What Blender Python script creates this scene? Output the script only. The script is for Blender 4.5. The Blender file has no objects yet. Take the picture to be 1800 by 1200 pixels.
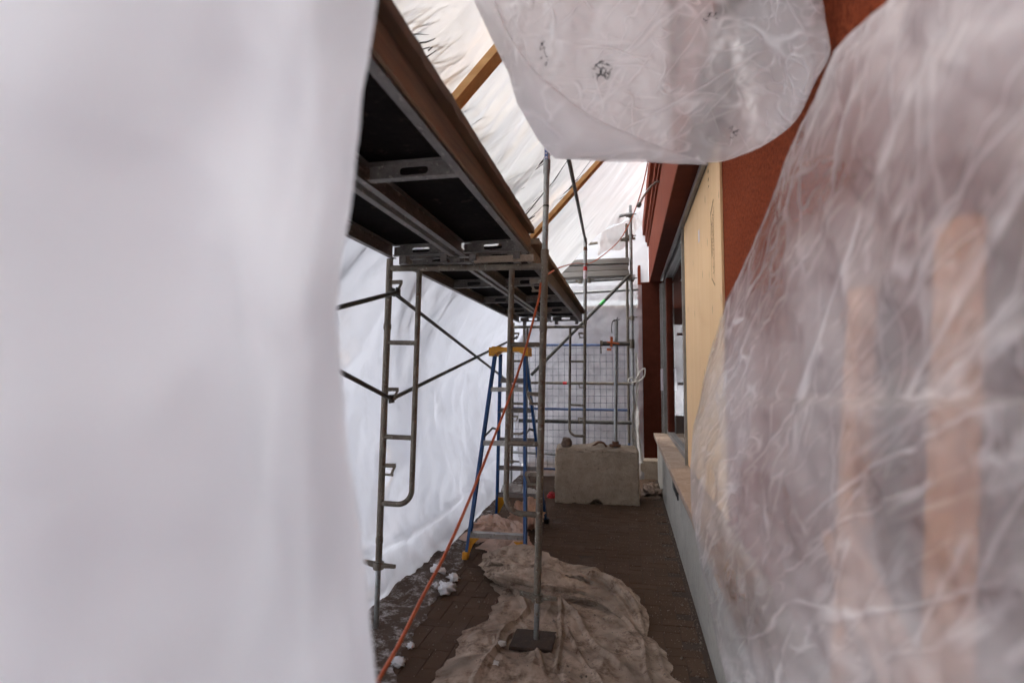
import bpy, bmesh, math, random
from mathutils import Vector, Matrix, Euler, noise
R = math.radians
random.seed(7)
scene = bpy.context.scene
COL = scene.collection

# ------------------------------------------------------------------ camera
CAM_H = 1.69
YAW, PITCH = R(11.41), math.atan(.06)
cam_d = bpy.data.cameras.new('camera')
cam = bpy.data.objects.new('camera', cam_d)
COL.objects.link(cam)
cam.location = (0, 0, CAM_H)
cam.rotation_euler = (R(90) + PITCH, 0, YAW)
cam_d.sensor_width = 36
cam_d.lens = 20
cam_d.clip_start = .02
cam_d.clip_end = 600
cam_d.dof.use_dof = True
cam_d.dof.focus_distance = 5.0
cam_d.dof.aperture_fstop = 1.7
scene.camera = cam

# ------------------------------------------------------------------ world, sun, exposure
SUN_EL, SUN_AZ = R(66), R(-100)          # azimuth from +Y towards +X: light comes from the left, slightly behind
world = bpy.data.worlds.new('World'); scene.world = world; world.use_nodes = True
wn = world.node_tree; wn.nodes.clear()
w_out = wn.nodes.new('ShaderNodeOutputWorld'); w_bg = wn.nodes.new('ShaderNodeBackground')
w_sky = wn.nodes.new('ShaderNodeTexSky'); w_sky.sky_type = 'NISHITA'; w_sky.sun_disc = False
w_sky.sun_elevation = SUN_EL; w_sky.sun_rotation = SUN_AZ
w_sky.dust_density = 4.0; w_sky.air_density = 1.0
w_hs = wn.nodes.new('ShaderNodeHueSaturation'); w_hs.inputs['Saturation'].default_value = .36
wn.links.new(w_sky.outputs[0], w_hs.inputs['Color']); 
w_tint = wn.nodes.new('ShaderNodeMix'); w_tint.data_type = 'RGBA'; w_tint.blend_type = 'MULTIPLY'; w_tint.inputs[0].default_value = 1
w_tint.inputs[7].default_value = (1, .99, .975, 1); wn.links.new(w_hs.outputs[0], w_tint.inputs[6]); wn.links.new(w_tint.outputs[2], w_bg.inputs[0])
wn.links.new(w_bg.outputs[0], w_out.inputs[0]); w_bg.inputs[1].default_value = .15
sl = bpy.data.lights.new('sun', 'SUN'); sun = bpy.data.objects.new('sun', sl); COL.objects.link(sun)
sl.energy = 1.2; sl.angle = R(25); sl.color = (1, .98, .955)
sd = Vector((math.cos(SUN_EL) * math.sin(SUN_AZ), math.cos(SUN_EL) * math.cos(SUN_AZ), math.sin(SUN_EL)))
sun.rotation_euler = sd.to_track_quat('Z', 'Y').to_euler(); sun.location = sd * 30
vs = scene.view_settings
vs.view_transform = 'Standard'; vs.look = 'None'; vs.gamma = 1; vs.exposure = 1.40; vs.use_curve_mapping = False
scene.render.engine = 'CYCLES'
cy = scene.cycles
cy.use_denoising = True; cy.max_bounces = 8; cy.transparent_max_bounces = 10; cy.transmission_bounces = 6
cy.diffuse_bounces = 4; cy.glossy_bounces = 3; cy.use_adaptive_sampling = True; cy.adaptive_threshold = .07; cy.adaptive_min_samples = 24; cy.caustics_reflective = False; cy.caustics_refractive = False

# ------------------------------------------------------------------ measuring: photograph pixel -> place in the street
CM = Matrix.Translation(cam.location) @ cam.rotation_euler.to_matrix().to_4x4()
def ray(px, py): return (CM.to_3x3() @ Vector(((px - 900) / 1000, (600 - py) / 1000, -1)))
def P(px, py, d): return cam.location + ray(px, py) * d
def PY(px, py, Y): r = ray(px, py); return cam.location + r * (Y / r.y)
def PX(px, py, X): r = ray(px, py); return cam.location + r * (X / r.x)
def PZ(px, py, z=0): r = ray(px, py); return cam.location + r * ((z - CAM_H) / r.z)

# ------------------------------------------------------------------ objects
OFF = {}
def reg(o, parent, off):
    COL.objects.link(o)
    if parent: o.parent = parent
    OFF[o.name] = off
    return o
def tag(o, label=None, cat=None, group=None, kind=None):
    if label: o['label'] = label
    if cat: o['category'] = cat
    if group: o['group'] = group
    if kind: o['kind'] = kind
    return o
def thing(name, label, cat, loc=(0, 0, 0), group=None):
    o = bpy.data.objects.new(name, None); o.empty_display_size = .1
    o.location = loc
    reg(o, None, Vector(loc)); return tag(o, label, cat, group)
def copy_tree(o, parent=None):
    c = o.copy(); reg(c, parent, OFF[o.name].copy())
    for ch in list(o.children): copy_tree(ch, c)
    return c

class MB:
    def __init__(s): s.v = []; s.f = []; s.sm = []; s.uv = None
    def add(s, vs, fs, smooth=False):
        n = len(s.v); s.v += [Vector(v) for v in vs]
        for f in fs: s.f.append(tuple(i + n for i in f)); s.sm.append(smooth)
        return s
    def box(s, lo, hi):
        x0, y0, z0 = lo; x1, y1, z1 = hi
        return s.add([(x0,y0,z0),(x1,y0,z0),(x1,y1,z0),(x0,y1,z0),(x0,y0,z1),(x1,y0,z1),(x1,y1,z1),(x0,y1,z1)],
                     [(0,3,2,1),(4,5,6,7),(0,1,5,4),(1,2,6,5),(2,3,7,6),(3,0,4,7)])
    def beam(s, a, b, w, h, up=(0, 0, 1)):
        a = Vector(a); b = Vector(b); d = (b - a).normalized(); u = Vector(up)
        if abs(d.dot(u)) > .98: u = Vector((0, 1, 0))
        x = d.cross(u).normalized(); y = x.cross(d)
        q = []
        for p in (a, b):
            for sx, sy in ((-1,-1),(1,-1),(1,1),(-1,1)): q.append(p + x * (sx * w / 2) + y * (sy * h / 2))
        return s.add(q, [(0,3,2,1),(4,5,6,7),(0,1,5,4),(1,2,6,5),(2,3,7,6),(3,0,4,7)])
    def tube(s, pts, r, n=10, caps=True):
        pts = [Vector(p) for p in pts]; m = len(pts); rr = r if isinstance(r, (list, tuple)) else [r] * m
        rings = []; prev = None
        for i, p in enumerate(pts):
            d = (pts[min(i+1, m-1)] - pts[max(i-1, 0)]).normalized()
            if prev is None:
                u = Vector((0, 0, 1)) if abs(d.z) < .9 else Vector((1, 0, 0))
                x = d.cross(u).normalized()
            else: x = (prev - d * prev.dot(d)).normalized()
            prev = x; y = d.cross(x)
            rings.append([p + (x * math.cos(2*math.pi*k/n) + y * math.sin(2*math.pi*k/n)) * rr[i] for k in range(n)])
        vs = [v for g in rings for v in g]; fs = []
        for i in range(m - 1):
            for k in range(n):
                fs.append((i*n+k, i*n+(k+1) % n, (i+1)*n+(k+1) % n, (i+1)*n+k))
        s.add(vs, fs, True)
        if caps:
            s.add(rings[0], [tuple(reversed(range(n)))]); s.add(rings[-1], [tuple(range(n))])
        return s
    def prism(s, poly, ext):
        n = len(poly); e = Vector(ext); a = [Vector(p) for p in poly]; b = [p + e for p in a]
        return s.add(a + b, [tuple(reversed(range(n))), tuple(range(n, 2*n))] + [(i, (i+1) % n, n+(i+1) % n, n+i) for i in range(n)])
    def grid(s, pts, smooth=True):
        nr = len(pts); nc = len(pts[0])
        return s.add([p for r_ in pts for p in r_], [(i*nc+j, i*nc+j+1, (i+1)*nc+j+1, (i+1)*nc+j) for i in range(nr-1) for j in range(nc-1)], smooth)
    def mesh(s, name, off=Vector((0, 0, 0))):
        me = bpy.data.meshes.new(name)
        me.from_pydata([tuple(v - off) for v in s.v], [], s.f); me.update()
        me.polygons.foreach_set('use_smooth', s.sm)
        bm = bmesh.new(); bm.from_mesh(me); bmesh.ops.recalc_face_normals(bm, faces=bm.faces); bm.to_mesh(me); bm.free()
        return me
    def build(s, name, mat, parent=None, loc=None, bevel=0, uv=None):
        off = OFF[parent.name] if parent else Vector(loc or (0, 0, 0))
        me = s.mesh(name, off); me.materials.append(mat)
        if uv:
            l = me.uv_layers.new(name='UVMap')
            for lp in me.loops: l.data[lp.index].uv = uv[lp.vertex_index]
        o = bpy.data.objects.new(name, me); reg(o, parent, off.copy())
        if not parent: o.location = off
        if bevel:
            m = o.modifiers.new('bevel', 'BEVEL'); m.width = bevel; m.segments = 2; m.limit_method = 'ANGLE'
        return o

def catmull(pts, n):
    pts = [Vector(p) for p in pts]; out = []
    q = [pts[0] * 2 - pts[1]] + pts + [pts[-1] * 2 - pts[-2]]
    for i in range(1, len(q) - 2):
        a, b, c, d = q[i-1], q[i], q[i+1], q[i+2]
        for k in range(n):
            t = k / n
            out.append(.5 * ((2*b) + (c - a) * t + (2*a - 5*b + 4*c - d) * t*t + (3*b - a - 3*c + d) * t**3))
    out.append(pts[-1]); return out
def arc(c, r, a0, a1, n, ax='xz'):
    o = []
    for k in range(n + 1):
        a = a0 + (a1 - a0) * k / n
        o.append(Vector((c[0] + r * math.cos(a), c[1], c[2] + r * math.sin(a))))
    return o
def lerp(a, b, t): return a + (b - a) * t
def interp(tab, x):
    if x <= tab[0][0]: return tab[0][1]
    for (x0, y0), (x1, y1) in zip(tab, tab[1:]):
        if x <= x1: return lerp(y0, y1, (x - x0) / (x1 - x0))
    return tab[-1][1]
def sstep(a, b, x):
    t = max(0, min(1, (x - a) / (b - a))); return t * t * (3 - 2 * t)
def fbm(p, o=4): return noise.fractal(p, 1.0, 2.0, o)
def ridge(p, o=4):
    a, s_, w = 0., 1., 0.
    for i in range(o):
        a += s_ * (1 - abs(noise.noise(p)) * 2.2); w += s_; s_ *= .5; p = p * 2.03 + Vector((7.1, 3.3, 1.7))
    return a / w

def tri(x): x = x - math.floor(x); return abs(2 * x - 1)
def creased(q, seed, n=7, f0=1.3, f1=7.):
    """sum of sharp-edged pleats in scattered directions, each fading in and out"""
    rn = random.Random(seed); h = 0
    for k in range(n):
        a = rn.uniform(0, math.pi); f = f0 * (f1 / f0) ** (k / (n - 1)); ph = rn.random(); c = Vector((math.cos(a), math.sin(a), 0))
        o = Vector((rn.uniform(-9, 9), rn.uniform(-9, 9), k))
        am = sstep(-.05, .45, noise.noise(q * (.9 + .25 * f) + o))
        if am <= 0: continue
        wob = .25 * noise.noise(q * f * .6 + o * 1.7)
        h += am * (tri(f * q.dot(c) + ph + wob) ** 1.6) / (f * 1.1)
    return h
# ------------------------------------------------------------------ materials
def mat(name):
    m = bpy.data.materials.new(name); m.use_nodes = True
    nt = m.node_tree; nt.nodes.clear()
    return m, nt, nt.nodes.new('ShaderNodeOutputMaterial')
def nd(nt, t, **kw):
    n = nt.nodes.new(t)
    for k, v in kw.items():
        if k.startswith('i_'): n.inputs[int(k[2:]) if k[2:].isdigit() else k[2:].replace('_', ' ')].default_value = v
        else: setattr(n, k, v)
    return n
def coords(nt, scale=(1, 1, 1), kind='Object', rot=(0, 0, 0)):
    tc = nd(nt, 'ShaderNodeTexCoord'); mp = nd(nt, 'ShaderNodeMapping')
    mp.inputs['Scale'].default_value = scale; mp.inputs['Rotation'].default_value = rot
    nt.links.new(tc.outputs[kind], mp.inputs[0]); return mp.outputs[0]
def noise_n(nt, vec, scale, detail=6, rough=.6, dist=0., ntype=None):
    n = nd(nt, 'ShaderNodeTexNoise'); nt.links.new(vec, n.inputs['Vector'])
    if ntype: n.noise_type = ntype
    n.inputs['Scale'].default_value = scale; n.inputs['Detail'].default_value = detail
    n.inputs['Roughness'].default_value = rough; n.inputs['Distortion'].default_value = dist
    return n.outputs['Fac']
def ramp(nt, fac, stops):
    r = nd(nt, 'ShaderNodeValToRGB'); e = r.color_ramp.elements
    while len(e) > len(stops): e.remove(e[-1])
    while len(e) < len(stops): e.new(.5)
    for k, (p, c) in zip(e, stops):
        k.position = p; k.color = (c, c, c, 1) if isinstance(c, (int, float)) else (*c, 1)
    nt.links.new(fac, r.inputs[0]); return r.outputs[0]
def mixc(nt, fac, a, b, mode='MIX'):
    m = nd(nt, 'ShaderNodeMix', data_type='RGBA', blend_type=mode)
    for sock, v in ((m.inputs[0], fac), (m.inputs[6], a), (m.inputs[7], b)):
        if isinstance(v, bpy.types.NodeSocket): nt.links.new(v, sock)
        elif isinstance(v, (int, float)): sock.default_value = v
        else: sock.default_value = (*v, 1)
    return m.outputs[2]
def math_n(nt, op, a, b=0., clamp=False):
    m = nd(nt, 'ShaderNodeMath', operation=op, use_clamp=clamp)
    for sock, v in ((m.inputs[0], a), (m.inputs[1], b)):
        if isinstance(v, bpy.types.NodeSocket): nt.links.new(v, sock)
        else: sock.default_value = v
    return m.outputs[0]
def bump(nt, h, strength=.3, dist=.01):
    b = nd(nt, 'ShaderNodeBump'); b.inputs['Strength'].default_value = strength; b.inputs['Distance'].default_value = dist
    nt.links.new(h, b.inputs['Height']); return b.outputs[0]
def pbr(nt, out, color, rough=.6, metal=0., normal=None, spec=None, **kw):
    p = nd(nt, 'ShaderNodeBsdfPrincipled')
    for nme, v in (('Base Color', color), ('Roughness', rough), ('Metallic', metal)):
        if isinstance(v, bpy.types.NodeSocket): nt.links.new(v, p.inputs[nme])
        elif isinstance(v, (int, float)): p.inputs[nme].default_value = v
        else: p.inputs[nme].default_value = (*v, 1)
    if normal: nt.links.new(normal, p.inputs['Normal'])
    if spec is not None: p.inputs['Specular IOR Level'].default_value = spec
    nt.links.new(p.outputs[0], out.inputs[0]); return p

def two_tone(name, c1, c2, scale=6, rough=.6, metal=0., lo=.35, hi=.65, bs=.2, bd=.004, stretch=(1, 1, 1), fine=60, c3=None, spec=None, c4=None):
    m, nt, out = mat(name); v = coords(nt, stretch)
    n = noise_n(nt, v, scale, 4, .65)
    c = mixc(nt, ramp(nt, n, [(lo, 0), (hi, 1)]), c1, c2)
    f = noise_n(nt, v, fine, 4, .7)
    if c3: c = mixc(nt, ramp(nt, noise_n(nt, v, scale * 3.1, 6, .7), [(.58, 0), (.68, 1)]), c, c3)
    if c4: c = mixc(nt, ramp(nt, noise_n(nt, v, scale * 6.3, 3, .6), [(.62, 0), (.67, .85)]), c, c4)
    c = mixc(nt, .5, c, mixc(nt, ramp(nt, f, [(.3, .55), (.7, 1.3)]), (0, 0, 0), c), 'MIX')
    pbr(nt, out, c, rough, metal, bump(nt, f, bs, bd), spec); return m

M = {}
M['steel'] = two_tone('scaffold_steel', (.12, .098, .075), (.215, .185, .145), 7, .6, .35, c4=(.36, .33, .28), c3=(.11, .06, .035), fine=90, bs=.35, bd=.003)
M['galv'] = two_tone('galvanised', (.26, .27, .27), (.38, .39, .38), 12, .42, .7, c3=(.2, .15, .11), fine=70, bs=.15, bd=.002)
M['brace'] = two_tone('brace_steel', (.05, .048, .042), (.10, .095, .085), 10, .5, .5, fine=80)
M['alu'] = two_tone('aluminium', (.30, .285, .265), (.42, .40, .375), 9, .45, .6, c3=(.16, .14, .12), fine=90)
M['alu_dark'] = two_tone('weathered_aluminium', (.12, .105, .098), (.20, .18, .165), 9, .55, .3, c4=(.33, .30, .27), c3=(.07, .052, .045), fine=70, stretch=(1, .3, 1))
M['deck_ply'] = two_tone('black_deck_plywood', (.006, .0045, .0045), (.011, .008, .0075), 5, .9, 0, c3=(.03, .02, .017), fine=40, spec=.05)
M['blue'] = two_tone('blue_fibreglass', (.008, .055, .19), (.012, .075, .235), 8, .38, 0, c3=(.015, .05, .14), fine=50, bs=.05)
M['yellow'] = two_tone('yellow_plastic', (.62, .27, .008), (.70, .33, .015), 12, .45, 0, c3=(.40, .19, .03), fine=60, bs=.08)
M['black'] = two_tone('black_metal', (.012, .012, .013), (.03, .03, .03), 10, .5, .2)
M['orange'] = two_tone('orange_cord', (.42, .075, .018), (.55, .115, .03), 20, .5, 0, c3=(.20, .05, .025), fine=140)
M['clamp_orange'] = two_tone('orange_paint', (.40, .075, .012), (.48, .10, .015), 20, .5)
M['rust'] = two_tone('rusty_iron', (.10, .04, .02), (.17, .075, .04), 20, .75)
M['red'] = two_tone('red_plastic', (.50, .01, .02), (.60, .02, .02), 20, .4)
M['fence_blue'] = two_tone('fence_blue', (.06, .10, .22), (.09, .14, .28), 10, .5)
M['wire'] = two_tone('fence_wire', (.17, .175, .20), (.22, .23, .26), 20, .6, .2)
M['sticker_white'] = two_tone('sticker_white', (.62, .55, .60), (.72, .66, .70), 20, .5)
M['sticker_blue'] = two_tone('sticker_blue', (.01, .06, .25), (.01, .07, .28), 20, .5)
M['sticker_green'] = two_tone('sticker_green', (.05, .42, .08), (.06, .5, .1), 20, .5)
M['ink'] = two_tone('ink', (.16, .085, .035), (.24, .13, .06), 40, .8)
M['snow'] = two_tone('snow', (.78, .78, .80), (.86, .86, .88), 6, .7, 0, bs=.4, bd=.01, fine=40)
M['grey_paint'] = two_tone('grey_painted_wall', (.33, .315, .28), (.43, .415, .375), 2.2, .75, 0, lo=.3, hi=.7, c3=(.27, .245, .21), fine=25, bs=.15, stretch=(1, 1, .8))
M['frame_grey'] = two_tone('window_frame_grey', (.21, .20, .19), (.28, .27, .26), 6, .4, .3, fine=40, bs=.05)
M['brown_frame'] = two_tone('brown_reveal_and_shade', (.080, .020, .011), (.10, .026, .015), 6, .8, spec=.08)  # reveal brown; also carries the shade on column front and beam underside
M['slab'] = two_tone('sill_stone', (.33, .235, .175), (.42, .32, .25), 7, .85, 0, c3=(.24, .16, .11), fine=45, bs=.5, bd=.005)
M['concrete'] = two_tone('concrete', (.35, .275, .205), (.44, .355, .27), 6, .92, 0, c3=(.25, .19, .14), fine=55, bs=.9, bd=.012)
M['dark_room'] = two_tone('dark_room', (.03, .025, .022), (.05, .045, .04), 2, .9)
M['plate'] = two_tone('outlet_plate', (.035, .033, .035), (.05, .048, .05), 14, .4, .3)
M['soil'] = two_tone('soiled_board', (.030, .018, .012), (.055, .034, .023), 14, .95, 0, c3=(.09, .06, .045), fine=90, bs=.8, bd=.006)
M['bark'] = two_tone('bark', (.035, .028, .024), (.07, .058, .05), 14, .9, 0, fine=60, bs=.6)
M['stone'] = two_tone('field_stone', (.11, .07, .05), (.17, .12, .09), 9, .85, 0, fine=40, bs=.5)
M['added_wall'] = two_tone('added_wall_render', (.24, .24, .26), (.31, .31, .33), 2, .9)
M['dirty_white'] = two_tone('dirty_white_cloth', (.42, .39, .36), (.58, .55, .52), 8, .8, 0, c3=(.25, .2, .16))
M['nylon'] = two_tone('white_strapping', (.5, .47, .43), (.62, .59, .55), 10, .55)

def stucco():
    m, nt, out = mat('red_stucco'); v = coords(nt)
    n = noise_n(nt, v, 1.3, 5, .6); f = noise_n(nt, v, 48, 5, .75); g = noise_n(nt, v, 120, 3, .6)
    c = mixc(nt, ramp(nt, n, [(.3, 0), (.7, 1)]), (.26, .052, .020), (.31, .072, .029))
    c = mixc(nt, ramp(nt, f, [(.36, .15), (.62, 1)]), (.10, .020, .009), c)
    h = math_n(nt, 'ADD', f, math_n(nt, 'MULTIPLY', g, .5))
    pbr(nt, out, c, .92, 0, bump(nt, h, .9, .012), .04); return m
M['stucco'] = stucco()
def redpaint():
    m, nt, out = mat('red_metal_panel'); v = coords(nt)
    n = noise_n(nt, v, 2.5, 6, .6); s_ = noise_n(nt, coords(nt, (6, 6, .6)), 3, 6, .7)
    c = mixc(nt, ramp(nt, n, [(.3, 0), (.7, 1)]), (.20, .040, .017), (.24, .052, .023))
    c = mixc(nt, ramp(nt, s_, [(.45, 0), (.75, .5)]), c, (.15, .036, .024))
    pbr(nt, out, c, .75, 0, bump(nt, n, .1, .004), .12); return m
M['red_panel'] = redpaint()
def wood(name, c1, c2, c3, axis=1, rough=.7, k=1., knots=True):
    m, nt, out = mat(name); sc = [9 * k, 9 * k, 9 * k]; sc[axis] = .55 * k
    v = coords(nt, sc); n = noise_n(nt, v, 3, 8, .6, .6)
    big = noise_n(nt, coords(nt, [s_ * .35 for s_ in sc]), 2, 4, .5)
    c = mixc(nt, ramp(nt, n, [(.35, 0), (.65, 1)]), c1, c2)
    c = mixc(nt, ramp(nt, big, [(.5, 0), (.72, .7)]), c, c3)
    if knots:
        vr = nd(nt, 'ShaderNodeTexVoronoi'); ks = [5, 5, 5]; ks[axis] = 1.9
        nt.links.new(coords(nt, ks), vr.inputs['Vector']); vr.inputs['Scale'].default_value = 1.4
        c = mixc(nt, ramp(nt, vr.outputs['Distance'], [(.05, .9), (.11, 0)]), c, tuple(x * .4 for x in c3))
    pbr(nt, out, c, rough, 0, bump(nt, n, .25, .003), .3); return m
M['lumber'] = wood('new_lumber', (.56, .30, .115), (.64, .37, .155), (.47, .22, .07), 0)
M['lumber_v'] = wood('new_lumber_upright', (.68, .25, .055), (.75, .31, .08), (.55, .19, .04), 2)
M['plywood'] = wood('plywood_face', (.72, .48, .255), (.75, .51, .28), (.68, .435, .22), 2, .65, .4)
M['plank'] = wood('weathered_plank', (.115, .078, .052), (.18, .118, .076), (.085, .05, .032), 1, .8)
M['side_wood'] = wood('deck_side_wood', (.135, .098, .07), (.25, .175, .115), (.24, .125, .055), 1, .8)
M['grey_board'] = wood('grey_board', (.24, .225, .205), (.33, .31, .285), (.17, .15, .13), 0, .85)

def paver_mat(name, obj_random=True):
    m, nt, out = mat(name); v = coords(nt)
    tc = nd(nt, 'ShaderNodeTexCoord'); geo = nd(nt, 'ShaderNodeNewGeometry')
    wp = geo.outputs['Position']
    n = noise_n(nt, wp, 2.2, 6, .65); f = noise_n(nt, wp, 55, 6, .75)
    if obj_random:
        oi = nd(nt, 'ShaderNodeObjectInfo'); rnd = oi.outputs['Random']
    else:
        rnd = geo.outputs['Random Per Island']
    c = mixc(nt, rnd, (.072, .042, .026), (.094, .057, .037))
    c = mixc(nt, ramp(nt, n, [(.42, 0), (.66, .7)]), c, (.10, .064, .044))
    c = mixc(nt, ramp(nt, f, [(.60, 0), (.72, .7)]), c, (.15, .115, .092))
    rgh = ramp(nt, n, [(.35, .6), (.6, .9)])
    pbr(nt, out, c, rgh, 0, bump(nt, f, .5, .004), .12); return m
M['paver'] = paver_mat('paver'); M['paver_far'] = paver_mat('paver_far', False)
M['bed'] = two_tone('sand_bed', (.044, .027, .018), (.060, .038, .026), 8, .95, 0, fine=70, bs=.6)

def film(name, opac, vary=.25, scale=2.0, stretch=(1, 1, 1), tint=(.80, .79, .80), dirt=.0, marks=None, bumps=.35, trans=.62, tclear=(.93, .92, .93), dirtc=(.30, .22, .17), rot=(0, 0, 0), creases=.35, haze=0, gloss=.45, clear=True, dense=None, vein=1.7, vr=(.45, 1.0), web=0, tvar=1.05):
    """polyethylene film: partly clear, partly milky; creases are whiter"""
    m, nt, out = mat(name); v = coords(nt, stretch, rot=rot)
    n = noise_n(nt, v, scale, 2, .55)
    rg = noise_n(nt, v, scale * vein, 4, .55, 0, 'RIDGED_MULTIFRACTAL')
    if web:                                      # fine white crease lines crossing each other
        rr = None
        for k, (sc, rot_, long_, wd, st) in enumerate(web):
            tcw = nd(nt, 'ShaderNodeTexCoord'); mpw = nd(nt, 'ShaderNodeMapping', vector_type='TEXTURE'); nt.links.new(tcw.outputs['Object'], mpw.inputs[0])
            mpw.inputs['Rotation'].default_value = rot_; mpw.inputs['Scale'].default_value = long_; mpw.inputs['Location'].default_value = (k * 3.1, k * 1.7, k * 2.3)
            nn = noise_n(nt, mpw.outputs[0], sc, .6, .5)
            ln = ramp(nt, math_n(nt, 'ABSOLUTE', math_n(nt, 'SUBTRACT', nn, .5)), [(.003, st), (wd, 0)])
            mk_ = ramp(nt, noise_n(nt, mpw.outputs[0], sc * .8, 1, .5), [(.48, 0), (.6, 1)])
            ln = math_n(nt, 'MULTIPLY', ln, mk_)
            rr = ln if rr is None else math_n(nt, 'MAXIMUM', rr, ln)
        rg = rr
    else: rr = ramp(nt, rg, [(vr[0], 0), (vr[1], 1)])
    o = math_n(nt, 'ADD', opac - vary * .5, math_n(nt, 'MULTIPLY', ramp(nt, n, [(.35, 0), (.65, 1)]), vary))
    o = math_n(nt, 'ADD', o, math_n(nt, 'MULTIPLY', rr, creases), True)
    if dense:                                    # the film lies double over part of its width
        tcd = nd(nt, 'ShaderNodeTexCoord'); sx = nd(nt, 'ShaderNodeSeparateXYZ'); nt.links.new(tcd.outputs['UV'], sx.inputs[0])
        for ax, ka, kb in dense:
            wob = math_n(nt, 'ADD', sx.outputs[ax], math_n(nt, 'MULTIPLY', math_n(nt, 'SUBTRACT', n, .5), .05 if ax == 0 else .16))
            st_ = [(ka, 1), (kb, 0)] if ka < kb else [(kb, 0), (ka, 1)]
            o = math_n(nt, 'ADD', o, math_n(nt, 'MULTIPLY', ramp(nt, wob, st_), .42), True)
    col = mixc(nt, ramp(nt, n, [(.3, 0), (.7, 1)]), tint, tuple(min(.97, t * tvar) for t in tint))
    if dirt:
        dn = noise_n(nt, v, scale * 2.3, 4, .75)
        dm = ramp(nt, dn, [(.40, 0), (.70, dirt)] if dirt > .8 else [(.52, 0), (.75, dirt)])
        col = mixc(nt, dm, col, dirtc)
        o = math_n(nt, 'ADD', o, math_n(nt, 'MULTIPLY', dm, .5), True)
    if marks:
        tc = nd(nt, 'ShaderNodeTexCoord'); uvn = math_n(nt, 'ABSOLUTE', math_n(nt, 'SUBTRACT', noise_n(nt, v, 26, 3, .6), .5))
        tot = None
        for (mu, mv, ru, rv) in marks:
            mp = nd(nt, 'ShaderNodeMapping'); mp.inputs['Location'].default_value = (-mu / ru, -mv / rv, 0)
            mp.inputs['Scale'].default_value = (1 / ru, 1 / rv, 0); nt.links.new(tc.outputs['UV'], mp.inputs[0])
            ln = nd(nt, 'ShaderNodeVectorMath', operation='LENGTH'); nt.links.new(mp.outputs[0], ln.inputs[0])
            k = math_n(nt, 'SUBTRACT', 1.0, ln.outputs['Value'], True)
            tot = k if tot is None else math_n(nt, 'MAXIMUM', tot, k)
        mk = math_n(nt, 'MULTIPLY', ramp(nt, tot, [(0, 0), (.25, 1)]), ramp(nt, uvn, [(.012, 1), (.035, 0)]))
        col = mixc(nt, mk, col, (.03, .03, .032)); o = math_n(nt, 'ADD', o, mk, True)
    bn = bump(nt, rg, bumps, .012)
    di = nd(nt, 'ShaderNodeBsdfDiffuse'); tl = nd(nt, 'ShaderNodeBsdfTranslucent'); gl = nd(nt, 'ShaderNodeBsdfGlossy'); tr = nd(nt, 'ShaderNodeBsdfRefraction' if haze else 'ShaderNodeBsdfTransparent')
    if haze: tr.inputs['Roughness'].default_value = haze; tr.inputs['IOR'].default_value = 1.12
    for b in (di, tl, gl): nt.links.new(bn, b.inputs['Normal'])
    nt.links.new(col, di.inputs[0]); nt.links.new(col, tl.inputs[0]); gl.inputs['Roughness'].default_value = .28
    tr.inputs[0].default_value = (*tclear, 1)
    a = nd(nt, 'ShaderNodeMixShader'); a.inputs[0].default_value = trans
    nt.links.new(di.outputs[0], a.inputs[1]); nt.links.new(tl.outputs[0], a.inputs[2])
    b = nd(nt, 'ShaderNodeMixShader'); nt.links.new(o, b.inputs[0]); nt.links.new(tr.outputs[0], b.inputs[1]); nt.links.new(a.outputs[0], b.inputs[2])
    fr = nd(nt, 'ShaderNodeFresnel'); fr.inputs[0].default_value = 1.4; nt.links.new(bn, fr.inputs['Normal'])
    c = nd(nt, 'ShaderNodeMixShader'); nt.links.new(math_n(nt, 'MULTIPLY', fr.outputs[0], gloss), c.inputs[0]); nt.links.new((b if clear else a).outputs[0], c.inputs[1]); nt.links.new(gl.outputs[0], c.inputs[2])
    nt.links.new(c.outputs[0], out.inputs[0]); return m
M['film_left'] = film('film_entrance_left', clear=False, opac=1.0, vary=.05, scale=2.6, creases=.1, tint=(.73, .735, .75), tvar=1.25, trans=.58)
M['film_right'] = film('film_entrance_right', .26, dense=[(1, .82, .68), (1, .20, .34)], vary=.5, scale=1.3, stretch=(1, .8, 1.1), creases=.5, dirt=.0, bumps=.5, rot=(.75, 0, 0), tint=(.90, .86, .845), trans=.3,
                       web=[(8, (2.5, 0, 0), (1, 14, 1), .020, .8), (16, (2.7, 0, 0), (1, 14, 1), .035, .6), (18, (2.3, 0, 0), (1, 12, 1), .035, .55), (14, (1.75, 0, 0), (1, 10, 1), .03, .45), (34, (2.55, 0, 0), (1, 12, 1), .06, .3)])
M['film_top'] = film('film_swag', .40, .30, 2.0, dense=[(0, .555, .575)], creases=.5,
                     web=[(8, (0, .5, 0), (9, 1, 1), .03, .9), (11, (0, -.4, 0), (9, 1, 1), .03, .8), (14, (0, 1.2, 0), (8, 1, 1), .04, .7), (24, (0, .1, 0), (8, 1, 1), .06, .5), (22, (0, -.9, 0), (8, 1, 1), .05, .5)], dirt=.0, bumps=.5, tint=(.90, .885, .89), trans=.42, gloss=.12,
                     marks=[(.31, .443, .018, .028), (.46, .442, .020, .024), (.66, .54, .022, .016), (.68, .33, .02, .014)])
M['film_lip'] = film('film_swag_lip', .62, .3, 2.2, creases=.4, bumps=.5, tint=(.88, .86, .86), trans=.5, gloss=.15, web=[(8, (0, .5, 0), (3.5, 1, 1), .05, .8), (14, (0, -.4, 0), (4, 1, 1), .06, .6)])
M['film_wall'] = film('film_side', clear=False, opac=.90, vary=.16, scale=1.6, stretch=(1, .8, .6), creases=.3, dirt=.5, bumps=1.0, tint=(.595, .62, .69), dirtc=(.36, .37, .41), trans=.58, tvar=1.12)
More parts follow.
